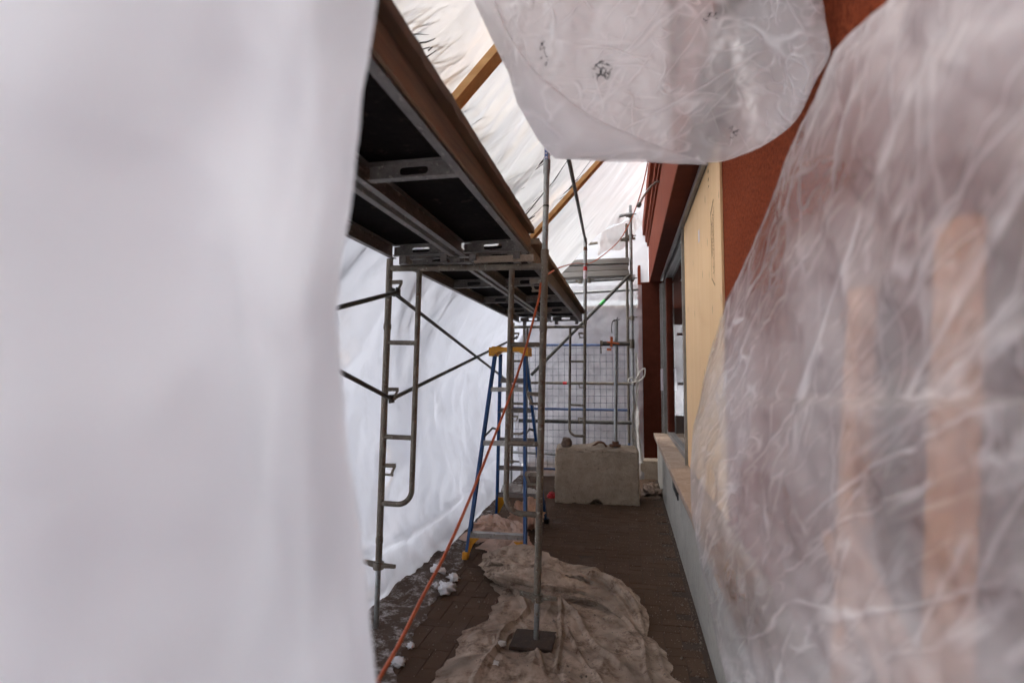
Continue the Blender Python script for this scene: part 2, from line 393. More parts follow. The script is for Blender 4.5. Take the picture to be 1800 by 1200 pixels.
M['film_roof'] = film('film_roof', .80, .14, 3.0, (.35, 1.6, .35), creases=.35, vein=2.2, dirt=.35, bumps=1.0, tint=(.74, .74, .74), dirtc=(.50, .50, .51))
M['film_end'] = film('film_end', .44, .25, 2.0, creases=.5, dirt=.2, bumps=.9, tint=(.84, .83, .86))
M['film_floor'] = film('film_ground', opac=.78, vary=.45, scale=4.0, creases=.25, dirt=1.0, bumps=.6, trans=.10, tint=(.40, .315, .25), dirtc=(.105, .064, .043), tclear=(.7, .6, .5), gloss=.12, tvar=1.3)
M['film_pink'] = film('film_bunch', clear=False, opac=.93, vary=.1, scale=4.5, creases=.2, dirt=.6, bumps=.5, trans=.2, tint=(.52, .345, .26), dirtc=(.22, .14, .10), gloss=.08, tvar=1.2)
def glass():
    m, nt, out = mat('window_glass')
    g = nd(nt, 'ShaderNodeBsdfGlossy'); g.inputs['Roughness'].default_value = .01; t = nd(nt, 'ShaderNodeBsdfTransparent'); t.inputs[0].default_value = (.88, .90, .89, 1)
    f = nd(nt, 'ShaderNodeFresnel'); f.inputs[0].default_value = 1.13; x = nd(nt, 'ShaderNodeMixShader')
    bn = bump(nt, noise_n(nt, coords(nt), 1.2, 2), .03, .01); nt.links.new(bn, g.inputs['Normal'])
    nt.links.new(f.outputs[0], x.inputs[0]); nt.links.new(t.outputs[0], x.inputs[1]); nt.links.new(g.outputs[0], x.inputs[2]); nt.links.new(x.outputs[0], out.inputs[0]); return m
M['glass'] = glass()
def slush():
    m, nt, out = mat('dirty_snow'); v = coords(nt)
    n = noise_n(nt, v, 9, 8, .82); f = noise_n(nt, v, 60, 4, .7)
    c = mixc(nt, ramp(nt, n, [(.36, 0), (.50, 1)]), (.60, .57, .56), (.095, .064, .046))
    c = mixc(nt, ramp(nt, f, [(.56, 0), (.68, .8)]), c, (.07, .05, .04))
    pbr(nt, out, c, .8, 0, bump(nt, math_n(nt, 'ADD', n, math_n(nt, 'MULTIPLY', f, .3)), .8, .02), .3); return m
M['slush'] = slush()

# ================================================================== the setting
g = MB(); N = 24
gp = []
for i in range(N + 1):
    row = []
    for j in range(N + 1):
        x = (j / N * 2 - 1); y = (i / N * 2 - 1)
        x = math.copysign(abs(x) ** 3, x) * 150; y = math.copysign(abs(y) ** 3, y) * 150
        row.append(Vector((x, y, -.045)))
    gp.append(row)
g.grid(gp, False)
tag(g.build('ground', M['snow']), kind='structure')
PAVE_X0, PAVE_X1, PAVE_Y0, PAVE_Y1 = -1.86, .455, .9, 10.4
pave = tag(MB().box((PAVE_X0 - .05, PAVE_Y0 - .1, -.04), (.9, 12, -.005)).build('pavement', M['bed']), kind='structure')
CELL = .108
def paver_mb(w, l, h=.03, ins=.003, gap=.0017, cx=0, cy=0, cz=0, tilt=(0, 0)):
    a, b = w / 2 - gap, l / 2 - gap; m = MB()
    q = [(sx * a, sy * b, -h) for sx, sy in ((-1,-1),(1,-1),(1,1),(-1,1))] + [(sx * a, sy * b, -ins * .7) for sx, sy in ((-1,-1),(1,-1),(1,1),(-1,1))] + \
        [(sx * (a - ins), sy * (b - ins), 0) for sx, sy in ((-1,-1),(1,-1),(1,1),(-1,1))]
    q = [(x + cx, y + cy, z + cz + x * tilt[0] + y * tilt[1]) for x, y, z in q]
    fs = [(8,9,10,11)]
    for k in range(4):
        n_ = (k + 1) % 4; fs += [(k, n_, 4 + n_, 4 + k), (4 + k, 4 + n_, 8 + n_, 8 + k)]
    return m.add(q, fs)
pav = []
for ix in range(int(PAVE_X0 / CELL) - 1, int(PAVE_X1 / CELL) + 1):
    for iy in range(int(PAVE_Y0 / CELL), int(PAVE_Y1 / CELL) + 1):
        k = (ix - iy) % 4
        if k == 0: c = ((ix + 1) * CELL, (iy + .5) * CELL); o_ = 'h'
        elif k == 3: c = ((ix + .5) * CELL, (iy + 1) * CELL); o_ = 'v'
        else: continue
        if c[0] > PAVE_X1 - .05 or c[0] < PAVE_X0 or c[1] > PAVE_Y1: continue
        d = math.hypot(c[0], c[1])
        vis = (c[0] > -.62 and c[1] > 2.7 and c[1] < 7.7) or (-1.55 < c[0] < -.55 and 2.4 < c[1] < 5.2)
        if c[0] > -.45 and c[1] < 3.2 and c[0] < .1: vis = False
        pav.append((-(1e3 if vis else 0) + d, c, o_))
pav.sort()
meshes = {}
for o_ in 'hv':
    me = paver_mb(*( (2*CELL, CELL) if o_ == 'h' else (CELL, 2*CELL))).mesh('paver_' + o_); me.materials.append(M['paver']); meshes[o_] = me
rest = MB()
for i, (s_, c, o_) in enumerate(pav):
    sink = .004 * noise.noise(Vector((c[0] * 1.1, c[1] * 1.1, 3))) + random.uniform(-.0018, .0018)
    if i < 300:
        o = bpy.data.objects.new('paver', meshes[o_]); reg(o, pave, Vector())
        o.location = (c[0], c[1], sink); o.rotation_euler = (random.gauss(0, .009), random.gauss(0, .009), random.gauss(0, .008))
    else:
        q = paver_mb(*((2*CELL, CELL) if o_ == 'h' else (CELL, 2*CELL)), cx=c[0], cy=c[1], cz=sink, tilt=(random.gauss(0, .009), random.gauss(0, .009)))
        rest.add(q.v, q.f)
tag(rest.build('paver', M['paver_far'], pave), kind='stuff')

# ------------------------------------------------------------------ building on the right
WX, BX, SX = .62, .47, .41           # stucco face, base wall face, sill nose
bld = thing('building', 'red stucco shop building with grey window frames and painted base wall', 'building', (WX, 5, 0))
MB().box((BX, -5, -.04), (BX + .4, 9.62, .698)).build('base_wall', M['grey_paint'], bld)
MB().box((WX, -5, .702), (WX + .3, 3.86, 3.298)).build('stucco_wall', M['stucco'], bld)
yy = -2.0
while yy < 9.5:
    L = min(random.uniform(.44, .50), 9.6 - yy)
    MB().box((SX + random.uniform(-.004, .004), yy + .004, .702), (WX + .06 if yy > 3.9 else WX - .003, yy + L - .004, .762 + random.uniform(-.003, .003))).build('sill_slab', M['slab'], bld, bevel=.006)
    yy += L
MB().box((SX + .02, -2, .66), (BX - .002, 9.6, .7)).build('sill_flashing', M['alu_dark'], bld)
# roof overhang: beam, soffit, cornice
MB().box((.40, -5, 3.302), (.60, 10.3, 4.05)).build('fascia_beam', M['red_panel'], bld, bevel=.004)
MB().box((.406, -5, 3.294), (.598, 9.98, 3.300)).build('beam_shade_panel', M['brown_frame'], bld)  # dark sheet added under the beam, its shade put into the colour
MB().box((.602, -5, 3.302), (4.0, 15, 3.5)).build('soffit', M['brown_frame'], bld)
MB().box((.345, -5, 4.052), (.60, 10.3, 4.17)).build('cornice', M['red_panel'], bld, bevel=.004)
MB().box((.30, -5, 4.172), (.60, 10.3, 4.42)).build('cornice', M['red_panel'], bld, bevel=.004)
MB().box((.375, -5, 3.98), (.398, 10.3, 4.05)).build('trim_strip', M['red_panel'], bld)
MB().box((.6, -5, 3.502), (4, 15, 4.4)).build('parapet_wall', M['stucco'], bld)
# column at the far corner: shaded front and lit side put into colour
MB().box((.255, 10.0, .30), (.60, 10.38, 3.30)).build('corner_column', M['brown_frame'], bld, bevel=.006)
MB().box((.205, 10.03, .62), (.253, 10.36, 3.6)).build('column_lit_side', M['red_panel'], bld)  # lit side face of the column, put in as a brighter red strip
MB().box((.20, 9.7, -.04), (.66, 10.6, .298)).build('column_plinth', M['concrete'], bld, bevel=.01)
# window: frame members and panes
win = MB().box((.618, 3.88, 3.20), (.70, 9.62, 3.296)).build('window_frame', M['frame_grey'], bld)
def wpart(nm, lo, hi, m='frame_grey', par=win): return MB().box(lo, hi).build(nm, M[m], par, bevel=.003)
wpart('head_bead', (.56, 3.88, 3.245), (.596, 9.62, 3.29))
wpart('bottom_rail', (.615, 3.88, .768), (.70, 9.5, .83))
wpart('jamb', (.575, 9.46, .768), (.63, 9.60, 3.198)); wpart('jamb', (.632, 9.5, .768), (.67, 9.62, 3.198))
wpart('jamb', (.545, 9.55, .768), (.573, 9.61, 3.198))
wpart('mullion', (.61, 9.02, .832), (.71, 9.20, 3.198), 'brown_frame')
wpart('mullion', (.613, 6.10, .768), (.70, 6.19, 3.198))
for y0, y1 in ((6.20, 9.01), (9.21, 9.49)):
    MB().add([(.655, y0, .832), (.655, y1, .832), (.655, y1, 3.198), (.655, y0, 3.198)], [(0, 1, 2, 3)]).build('pane', M['glass'], win)
wpart('latch_plate', (.535, 9.50, 1.45), (.572, 9.535, 1.80), 'sticker_white')
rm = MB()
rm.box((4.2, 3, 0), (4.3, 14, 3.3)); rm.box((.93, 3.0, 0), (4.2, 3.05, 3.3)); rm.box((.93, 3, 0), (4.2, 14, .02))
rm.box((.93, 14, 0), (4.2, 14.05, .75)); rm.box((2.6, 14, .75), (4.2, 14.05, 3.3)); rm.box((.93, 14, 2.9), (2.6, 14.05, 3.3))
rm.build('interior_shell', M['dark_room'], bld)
MB().box((1.02, 10.55, .02), (1.09, 10.62, 2.12)).build('interior_post', M['blue'], bld)
MB().box((.97, 14.02, .76), (2.6, 14.03, 2.9)).build('far_window_pane', M['film_end'], bld)
for z_ in (1.5, 2.5): MB().box((1.0, 11.9, z_), (2.4, 11.96, z_ + .05)).build('interior_shelf', M['black'], bld)
# outlet on the base wall
op = MB().box((BX - .012, 5.72, .50), (BX - .002, 6.35, .625)).build('outlet_cover', M['plate'], bld, bevel=.003)
for y0 in (5.80, 6.06): MB().box((BX - .017, y0, .52), (BX - .0125, y0 + .2, .605)).build('socket_flap', M['black'], op, bevel=.003)
# bent conduit sticking out of the beam
cp = catmull([(.42, 6.72, 3.95), (.36, 6.70, 3.93), (.28, 6.62, 3.84), (.2, 6.5, 3.70), (.155, 6.44, 3.60)], 6)
cd = MB().tube(cp, .013).build('conduit', M['alu'], bld)
MB().tube([(.162, 6.447, 3.615), (.148, 6.43, 3.583)], .026).build('conduit_end', M['alu_dark'], cd)

# plywood sheet over the window
ply = thing('plywood_sheet', 'pale plywood sheet boarding up the window beside the red stucco', 'plywood', (.585, 5, .77))
MB().box((.602, 3.80, .78), (.617, 4.98, 3.24)).build('panel', M['plywood'], ply)
MB().box((.6018, 4.983, .78), (.6168, 6.12, 3.235)).build('panel', M['plywood'], ply)
MB().box((.5735, 6.122, .775), (.608, 6.16, 3.235)).build('edge_strip', M['frame_grey'], ply)
ik = MB()
def stroke(y0, z0, y1, z1, w=.008): ik.beam((.6005, y0, z0), (.6005, y1, z1), .0015, w, (0, -(z1 - z0), (y1 - y0)) if True else None)
ya, yb, z0, z1 = 4.08, 4.22, 2.36, 2.86
stroke(ya, z1 + .05, yb, z1 - .02); stroke(ya, z0 - .05, yb, z0 + .02)
ik.box((.6002, ya, z0), (.6008, ya + .003, z1)); ik.box((.6002, yb, z0), (.6008, yb + .003, z1))
ik.build('stamp_outline', M['ink'], ply)
def text_mesh(txt, size, name, m, par, mtx):
    cu = bpy.data.curves.new(name, 'FONT'); cu.body = txt; cu.size = size; cu.extrude = .0003; cu.align_x = 'CENTER'; cu.align_y = 'CENTER'
    tmp = bpy.data.objects.new(name, cu); COL.objects.link(tmp)
    dg = bpy.context.evaluated_depsgraph_get(); dg.update()
    me = bpy.data.meshes.new_from_object(tmp.evaluated_get(dg)); bpy.data.objects.remove(tmp)
    me.transform(mtx); me.transform(Matrix.Translation(-OFF[par.name])); me.materials.clear(); me.materials.append(m)
    o = bpy.data.objects.new(name, me); return reg(o, par, OFF[par.name].copy())
def basis(loc, xdir, ydir):
    x = Vector(xdir).normalized(); y = Vector(ydir).normalized(); z = x.cross(y)
    return Matrix.Translation(loc) @ Matrix((x, y, z)).transposed().to_4x4()
text_mesh('TECO TESTED', .042, 'stamp_lettering', M['ink'], ply, basis((.6006, 4.185, 2.66), (0, 0, -1), (0, 1, 0)))
sm = MB(); rs = random.Random(4)
for r_ in range(2):
    z = 2.40
    while z < 2.82:
        w_ = rs.uniform(.008, .022); sm.box((.6002, 4.105 + r_ * .032, z), (.6008, 4.105 + r_ * .032 + rs.uniform(.010, .018), z + w_ * .6)); z += w_ + rs.uniform(.004, .012)
tag(sm.build('small_print', M['ink'], ply), kind='stuff')
sm = MB()
for z, h_ in ((3.06, .03), (3.11, .045), (3.17, .05)): sm.box((.6002, 4.27, z), (.6008, 4.275 + h_ * .8, z + h_ * .5))
tag(sm.build('ink_mark', M['ink'], ply), kind='stuff')
MB().box((.600, 4.86, 2.80), (.6015, 4.93, 2.90)).build('paper_label', M['sticker_white'], ply)

# ------------------------------------------------------------------ scaffold frames
LT = .0225
def make_frame(name, label, jackL=.45, jackR=.35):
    t = thing(name, label, 'scaffolding', (0, 0, 0), 'scaffold frames')
    W, I = .533, .215
    for s, jz in ((-1, jackL), (1, jackR)):
        MB().tube([(s*W, 0, jz), (s*W, 0, 2.47)], LT, 14).build('leg', M['steel'], t)
        jk = MB().tube([(s*W, 0, .008), (s*W, 0, jz + .12)], .0175, 12).build('base_jack', M['galv'], t)
        MB().box((s*W-.075, -.075, 0), (s*W+.075, .075, .008)).build('base_plate', M['steel'], jk)
        nb = MB().tube([(s*W, 0, jz - .05), (s*W, 0, jz - .005)], .036, 12)
        nb.prism([(s*W-.11, -.012, jz-.02), (s*W-.035, -.02, jz-.036), (s*W+.035, -.02, jz-.036), (s*W+.12, -.008, jz-.035), (s*W+.12, .008, jz-.035), (s*W+.035, .02, jz-.036), (s*W-.035, .02, jz-.036), (s*W-.11, .012, jz-.02)], (0, 0, .022))
        nb.build('jack_nut', M['steel'], jk)
        xi = s * (W - I)
        path = [(xi, 0, 2.395), (xi, 0, .93)]
        cx = xi + s * .10
        path += [Vector((cx - s * .10 * math.cos(a), 0, .93 - .10 * math.sin(a))) for a in [R(10 * k) for k in range(1, 10)]]
        path += [(s * W, 0, .83)]
        MB().tube(path, .0185, 12).build('inner_post', M['steel'], t)
        for z in (1.27, 1.90): MB().tube([(xi, 0, z), (s*W, 0, z)], .0165, 10).build('rung', M['steel'], t)
        for z in (2.31, 1.585, 1.08):
            k = MB(); a = s * (W - .02)
            k.beam((a, 0, z), (a - s * .075, 0, z + .002), .016, .026); k.beam((a - s * .072, 0, z), (a - s * .045, 0, z - .06), .012, .014); k.tube([(a, 0, z - .06), (a - s * .06, 0, z - .062)], .008, 8)
            k.build('brace_lock', M['steel'], t)
        for cz, cr in ((1.99, .0265), (jz + .12, .025)): MB().tube([(s*W, 0, cz), (s*W, 0, cz + .035)], cr, 12).build('weld_collar', M['steel'], t)
    MB().tube([(-W, 0, 2.405), (W, 0, 2.405)], .021, 14).build('top_bar', M['steel'], t)
    return t
TILT = .026
F1 = make_frame('walk_through_scaffold', 'rusty grey scaffold frame standing in the dirty sheet before the blue ladder')
F2 = copy_tree(F1); F2['label'] = 'farther scaffold frame standing behind the concrete block'
F0 = copy_tree(F1); F0['label'] = 'nearest scaffold frame, hidden behind the milky sheet on the left'
Y1, Y2, Y0 = 3.6, 8.3, .72
for f, y, x in ((F1, Y1, -1.045 - TILT * 2.4), (F2, Y2, -1.125 - TILT * 1.2), (F0, Y0, -1.11)):
    f.location = (x, y, 0); f.rotation_euler = (0, TILT if y != Y2 else TILT * .5, 0)
def onframe(fx, y, xl, z, t=TILT): return Vector((fx + xl * math.cos(t) + z * math.sin(t), y, z))
fx1 = F1.location.x; fx2 = F2.location.x; fx0 = F0.location.x
# upright posts set in the inner legs, with a rail between them
po = thing('guardrail_post', 'upright galvanised pole above the scaffold platform, blue lettered sticker near its top', 'pole', onframe(fx1, Y1, .533, 2.47))
a, b = onframe(fx1, Y1, .533, 2.45), onframe(fx1, Y1, .533, 3.6)
def on(t): return a.lerp(b, (t - 2.45) / 1.15)
MB().tube([a, b], .019, 14).build('tube', M['galv'], po)
MB().tube([on(2.44), on(2.50)], .026, 12).build('sleeve', M['steel'], po)
lt = MB().tube([on(3.0), on(3.09)], .0235, 10).build('spring_lock', M['galv'], po)
st = MB().tube([on(3.03), on(3.25)], .0198, 14, False).build('sticker', M['sticker_white'], po)
MB().tube([on(2.78), on(2.79)], .0215, 12).build('pin_ring', M['black'], po)
sp = on(3.13) + Vector((-.002, -.0206, 0))
sb = MB().box((sp.x - .011, sp.y - .001, sp.z - .045), (sp.x + .009, sp.y, sp.z + .10)).build('sticker_panel', M['sticker_blue'], st)
for q in range(5): MB().box((sp.x - .007 + .002 * (q % 2), sp.y - .002, sp.z - .036 + q * .026), (sp.x + .005 - .003 * (q % 3), sp.y - .0011, sp.z - .022 + q * .026)).build('sticker_mark', M['sticker_white'], st)
po2 = thing('guardrail_post', 'slim upright pole with red and white bands on the farther scaffold frame', 'pole', onframe(fx2, Y2, .533, 2.47, TILT * .5))
a2, b2 = onframe(fx2, Y2, .533, 2.47, TILT * .5), onframe(fx2, Y2, .533, 3.70, TILT * .5)
def on2(t): return a2.lerp(b2, (t - 2.47) / 1.23)
MB().tube([a2, b2], .026, 12).build('tube', M['galv'], po2)
for z0, z1, m in ((3.52, 3.57, 'rust'), (3.22, 3.28, 'red'), (3.10, 3.22, 'sticker_white'), (2.44, 2.5, 'steel')):
    MB().tube([on2(z0), on2(z1)], .0285, 12, True).build('band', M[m], po2)
rl = MB().tube([b2 + Vector((0, 0, -.04)), (-.475, 5.0, 3.555), b + Vector((0.03, .03, -.06))], .019, 10).build('guard_rail', M['brace'], loc=b2)
tag(rl, 'thin dark rail slanting up from the banded pole towards the hanging sheet', 'rail')
# cross braces on the outer side
def cross(y0, fxa, y1, fxb, label, ta=TILT, tb=TILT, off=.03):
    A = [onframe(fxa, y0, -.533 + off, z, ta) for z in (2.255, 1.535)]; B = [onframe(fxb, y1, -.533 + off, z, tb) for z in (2.255, 1.535)]
    t = thing('cross_brace', label, 'scaffold brace', ((A[1].x + B[1].x) / 2, (y0 + y1) / 2, 1.535), 'cross braces')
    for p, q, dx in ((A[0], B[1], 0), (A[1], B[0], .022)):
        d = Vector((dx, 0, 0))
        MB().tube([p + d, q + d], .0145, 10).build('bar', M['brace'], t)
        e = MB()
        for w_ in (p, q): e.box((w_.x + dx - .004, w_.y - .03, w_.z - .028), (w_.x + dx + .006, w_.y + .03, w_.z + .028))
        e.build('end_plate', M['brace'], t)
    m_ = (A[0] + B[1]) / 2
    MB().tube([m_ - Vector((.02, 0, 0)), m_ + Vector((.045, 0, 0))], .009, 8).build('pivot_bolt', M['galv'], t)
cross(Y1, fx1, Y2, fx2, 'crossed dark brace bars running from the front scaffold frame past the ladder', tb=TILT * .5)
cross(Y0, fx0, Y1, fx1, 'crossed dark brace bars running left behind the milky foreground sheet', off=.045)

# platform decks: aluminium channels, slotted ribs, black plywood
def rib(mb, x0, x1, y, z0, z1, hole=True):
    cx = (x0 + x1) / 2; cz = (z0 + z1) / 2; n = 24; hw, hh = .062, .017
    if not hole: mb.box((x0, y - .004, z0), (x1, y + .004, z1))
    else:
        rings = []
        for yy_ in (y - .003, y + .003):
            o_, i_ = [], []
            for k in range(n):
                a_ = 2 * math.pi * (k + .5) / n; c_, s_ = math.cos(a_), math.sin(a_)
                ix = cx + math.copysign(hw - hh, c_) + hh * c_ if abs(c_) > .15 else cx + (hw - hh) * c_ / .15
                i_.append(Vector((ix, yy_, cz + hh * s_ / max(abs(s_), .6) if abs(c_) <= .15 else cz + hh * s_)))
                sc = min((x1 - x0) / 2 / max(abs(c_), 1e-6), (z1 - z0) / 2 / max(abs(s_), 1e-6)) if True else 1
                o_.append(Vector((max(x0, min(x1, cx + sc * c_)), yy_, max(z0, min(z1, cz + sc * s_)))))
            rings += [o_, i_]
        vs_ = [v for r_ in rings for v in r_]; fs = []
        for k in range(n):
            q = (k + 1) % n
            fs += [(k, q, n + q, n + k), (2*n + k, 3*n + k, 3*n + q, 2*n + q), (n + k, n + q, 3*n + q, 3*n + k)]
        mb.add(vs_, fs)
    mb.box((x0, y - .03, z0 - .004), (x1, y + .012, z0)); mb.box((x0, y - .03, z1), (x1, y + .012, z1 + .003))
def deck(x0, x1, y0, y1, ribs, label, z=2.475):
    t = thing('scaffold_deck', label, 'scaffold deck', ((x0 + x1) / 2, (y0 + y1) / 2, z), 'scaffold decks')
    H = .105
    MB().box((x0 + .006, y0 + .01, z + H - .014), (x1 - .006, y1 - .01, z + H - .002)).build('plywood_panel', M['deck_ply'], t)
    for x, s in ((x0, 1), (x1, -1)):
        r_ = MB(); lo, hi = sorted((x, x + s * .005)); r_.box((lo, y0, z), (hi, y1, z + H))
        lo, hi = sorted((x + s * .005, x + s * .034)); r_.box((lo, y0, z), (hi, y1, z + .005)); r_.box((lo, y0, z + H - .018), (hi, y1, z + H - .0145))
        r_.build('side_rail', M['alu_dark'], t)
    for y in ribs:
        r_ = MB(); rib(r_, x0 + .036, x1 - .036, y, z + .012, z + .078); r_.build('rib', M['alu_dark'], t)
    for y, s in ((y0, -1), (y1, 1)):
        for x in (x0 + .08, x1 - .08):
            MB().box((x - .022, min(y, y + s * .07), z - .03), (x + .022, max(y, y + s * .07), z + .03)).build('hook', M['alu_dark'], t)
    return t
r1 = (.80, 2.14, 3.53); r2 = (3.80, 4.9, 6.0, 7.1, 8.18)
deck(-1.065, -.612, .74, 3.57, r1, 'near black-bottomed scaffold deck on the corridor side, topped by a brown plank')
deck(-1.55, -1.105, .74, 3.57, r1, 'near black-bottomed scaffold deck on the side of the outer plastic wall')
deck(-1.085, -.63, 3.72, 8.25, r2, 'far scaffold deck on the corridor side, running back past the ladder', 2.468)
deck(-1.56, -1.115, 3.72, 8.25, r2, 'far scaffold deck next to the outer plastic wall, above the ladder', 2.468)
sb = MB().box((-.608, .8, 2.484), (-.596, 3.56, 2.578)).build('side_board', M['side_wood'], loc=(-.6, 2.2, 2.484))
tag(sb, 'brown wooden board fixed along the edge of the near scaffold deck', 'board')
def plank(x0, x1, y0, y1, z, label):
    m = MB(); n = 60; rows = []
    for i in range(n + 1):
        y = lerp(y0, y1, i / n); j = .004 * fbm(Vector((y * 9, x0, 2))) + (.006 if noise.noise(Vector((y * 14, 0, 8))) > .35 else 0)
        rows.append([Vector((x0, y, z)), Vector((x1 + j, y, z)), Vector((x1 + j * .6, y, z + .038)), Vector((x0, y, z + .038)), Vector((x0, y, z))])
    m.grid(rows, False)
    for r_ in (rows[0], rows[-1]): m.add(r_[:4], [(0, 1, 2, 3)])
    return tag(m.build('wooden_plank', M['plank'], loc=((x0 + x1) / 2, (y0 + y1) / 2, z)), label, 'plank', 'planks lying on the scaffold decks')
plank(-.83, -.562, .6, 3.50, 2.584, 'brown ragged-edged plank overhanging the near scaffold deck')
plank(-.85, -.575, 3.75, 8.2, 2.577, 'dark brown plank along the edge of the far scaffold deck')
# packing under the near decks on the frame bar
for x0, x1, dz, m, lb in ((-1.42, -1.0, .0, 'alu_dark', 'short slotted channel wedged between the frame bar and the deck ends'), (-.98, -.58, .0, 'concrete', 'mortar-spattered wood packer on the frame bar under the near deck')):
    k = MB(); 
    if m == 'alu_dark': rib(k, x0, x1, 3.60, 2.436, 2.470)
    else: k.box((x0, 3.585, 2.432), (x1, 3.62, 2.472))
    tag(k.build('packing_piece', M[m], loc=((x0 + x1) / 2, 3.6, 2.43)), lb, 'packer')

# ------------------------------------------------------------------ lean-to rafters
def roof_z(x): return 3.35 + 1.07 * (x + .83)
for y, lb in ((3.02, 'nearer pale lumber rafter rising from the deck to the hanging sheet'), (6.0, 'farther pale lumber rafter crossing behind the upright pole')):
    a = Vector((-1.49, y, roof_z(-1.49))); b = Vector((.28, y, roof_z(.28)))
    r_ = MB().beam(a, b, .115, .045, (0, 0, 1))
    o = r_.build('rafter', M['lumber'], loc=a, bevel=.003); tag(o, lb, 'rafter', 'lumber rafters')
    o.data.materials[0] = M['lumber_x'] if 'lumber_x' in M else M['lumber']

# ------------------------------------------------------------------ plastic sheeting of the enclosure
def sheet(name, f, nu, nv, m, loc, label, cat='plastic sheet', uv=False, parent=None, smooth=True):
    pts = [[f(i / nu, j / nv) for j in range(nv + 1)] for i in range(nu + 1)]
    mb = MB().grid(pts, smooth)
    uvs = [(i / nu, j / nv) for i in range(nu + 1) for j in range(nv + 1)] if uv else None
    o = mb.build(name, m, parent, loc=loc, uv=uvs)
    if not parent: tag(o, label, cat)
    return o
def f_side(u, v):
    y = lerp(-2.0, 9.85, u);  # carried on unseen past the camera to cut light from behind
    zt = roof_z(-1.98) + .07
    xb = interp([(-5, -1.8), (3.5, -1.83), (4.4, -1.80), (5.5, -1.72), (7, -1.76), (9.85, -1.8)], y)
    k = v * (len(EAVE) - 1); n_ = min(int(k), len(EAVE) - 2); p = EAVE[n_].lerp(EAVE[n_ + 1], k - n_)
    x, z = p.x + (xb + 1.75) * (1 - sstep(0, .9, p.z)), p.z
    q = Vector((y, z, 0)); lo = 1 - sstep(.3, 1.2, z)
    w = .035 * ridge(Vector((y * .8, z * 1.3 + y * .5, 4)), 3) + .02 * fbm(Vector((y * 2.0, z * 1.6, 9)), 3)
    w += .10 * creased(q, 5, 8, .8, 7) * (.5 + .15 * lo)
    sm = math.exp(-((z - .42 - .10 * math.sin(y * .9)) / .025) ** 2); w += .025 * sm
    w *= 1 - .8 * sstep(2.2, 2.6, z)
    return Vector((x + w * sstep(0, .12, z), y, max(z - .4 * w * sstep(2.0, 2.3, z), .006)))
EAVE = catmull([(-1.75, 0, .006), (-1.86, 0, .3), (-1.95, 0, .75), (-2.03, 0, 1.3), (-2.04, 0, 1.72), (-1.98, 0, 2.04), (-1.84, 0, 2.34), (-1.55, 0, roof_z(-1.55) + .10)], 12)
sheet('plastic_wall_sheet', f_side, 300, 100, M['film_wall'], (-1.95, 5.5, 0), 'translucent white plastic wall along the outer side of the scaffold')
def f_roof(u, v):
    x = lerp(-1.56, .36, v); y = lerp(-1.9, 8.62 + 1.15 * sstep(-.45, .22, x), u)  # near end runs on unseen over the camera to filter the light there
    z = roof_z(x) + .10
    sag = -.05 * math.sin(math.pi * ((y - 3.02) / 2.98 % 1)) * math.sin(math.pi * v)
    d = x * .8 + y * .35
    w = .012 * ridge(Vector((y * 3.2 + x * .9, x * .6, 3)), 4) + .008 * fbm(Vector((x * 3, y * 2.2, 8)), 3) + .10 * creased(Vector((y * .9 + .30 * x, x * .22, 0)), 21, 9, 2.0, 14)
    n_ = Vector((-.73, 0, .68)); p = Vector((x, y, z + sag)) + n_ * w
    if u > .965: p.z -= .10 * ((u - .965) / .035) ** 2 * (.4 + .6 * v)
    return p
sheet('plastic_roof_sheet', f_roof, 420, 90, M['film_roof'], (-1, 5.3, 3.2), 'bright sloping plastic roof sheet stretched over the lumber rafters')
def f_flap(u, v):
    x = lerp(-.42, .28, u); zt = roof_z(x) + .02; 
    z = lerp(zt, zt - .28 - .10 * math.sin(u * 3.1) + .04 * math.sin(u * 9), v); y = 8.66 + 1.15 * sstep(-.45, .22, x) + .10 * v + .06 * fbm(Vector((x * 5, z * 2, 3)))
    y += .05 * ridge(Vector((x * 4 + z * 2, z, 6)), 3)
    return Vector((x, y, z))
sheet('plastic_flap', f_flap, 60, 40, M['film_roof'], (0, 8.8, 3.9), 'bunched plastic flap hanging from the roof sheet beside the tower post')
def f_end(u, v):
    x = lerp(-2.0, .26, u); z = lerp(.0, 3.22, v); y = 9.72
    y += .05 * ridge(Vector((x * 1.4 + z * .8, z * 1.1 - x, 5)), 4) + .03 * fbm(Vector((x * 3, z * 3, 2)), 4)
    if v < .06: y -= .25 * (1 - v / .06) * (.5 + .5 * noise.noise(Vector((x * 4, 0, 0))))
    return Vector((x, y, max(z, .008)))
sheet('plastic_end_sheet', f_end, 110, 130, M['film_end'], (-.9, 9.7, 0), 'greyish plastic sheet closing the far end in front of the wire fence')
def f_end2(u, v):
    x = lerp(-2.2, .392, u); z = lerp(3.05, 4.9, v); y = 10.35 - .25 * v
    y += .06 * ridge(Vector((x * 1.1 - z * .6, z * 1.0 + x * .4, 15)), 4)
    return Vector((x, y, z))
sheet('plastic_gable_sheet', f_end2, 90, 60, M['film_roof'], (-.9, 10.3, 3), 'bright white plastic sheet above the far plank stack')

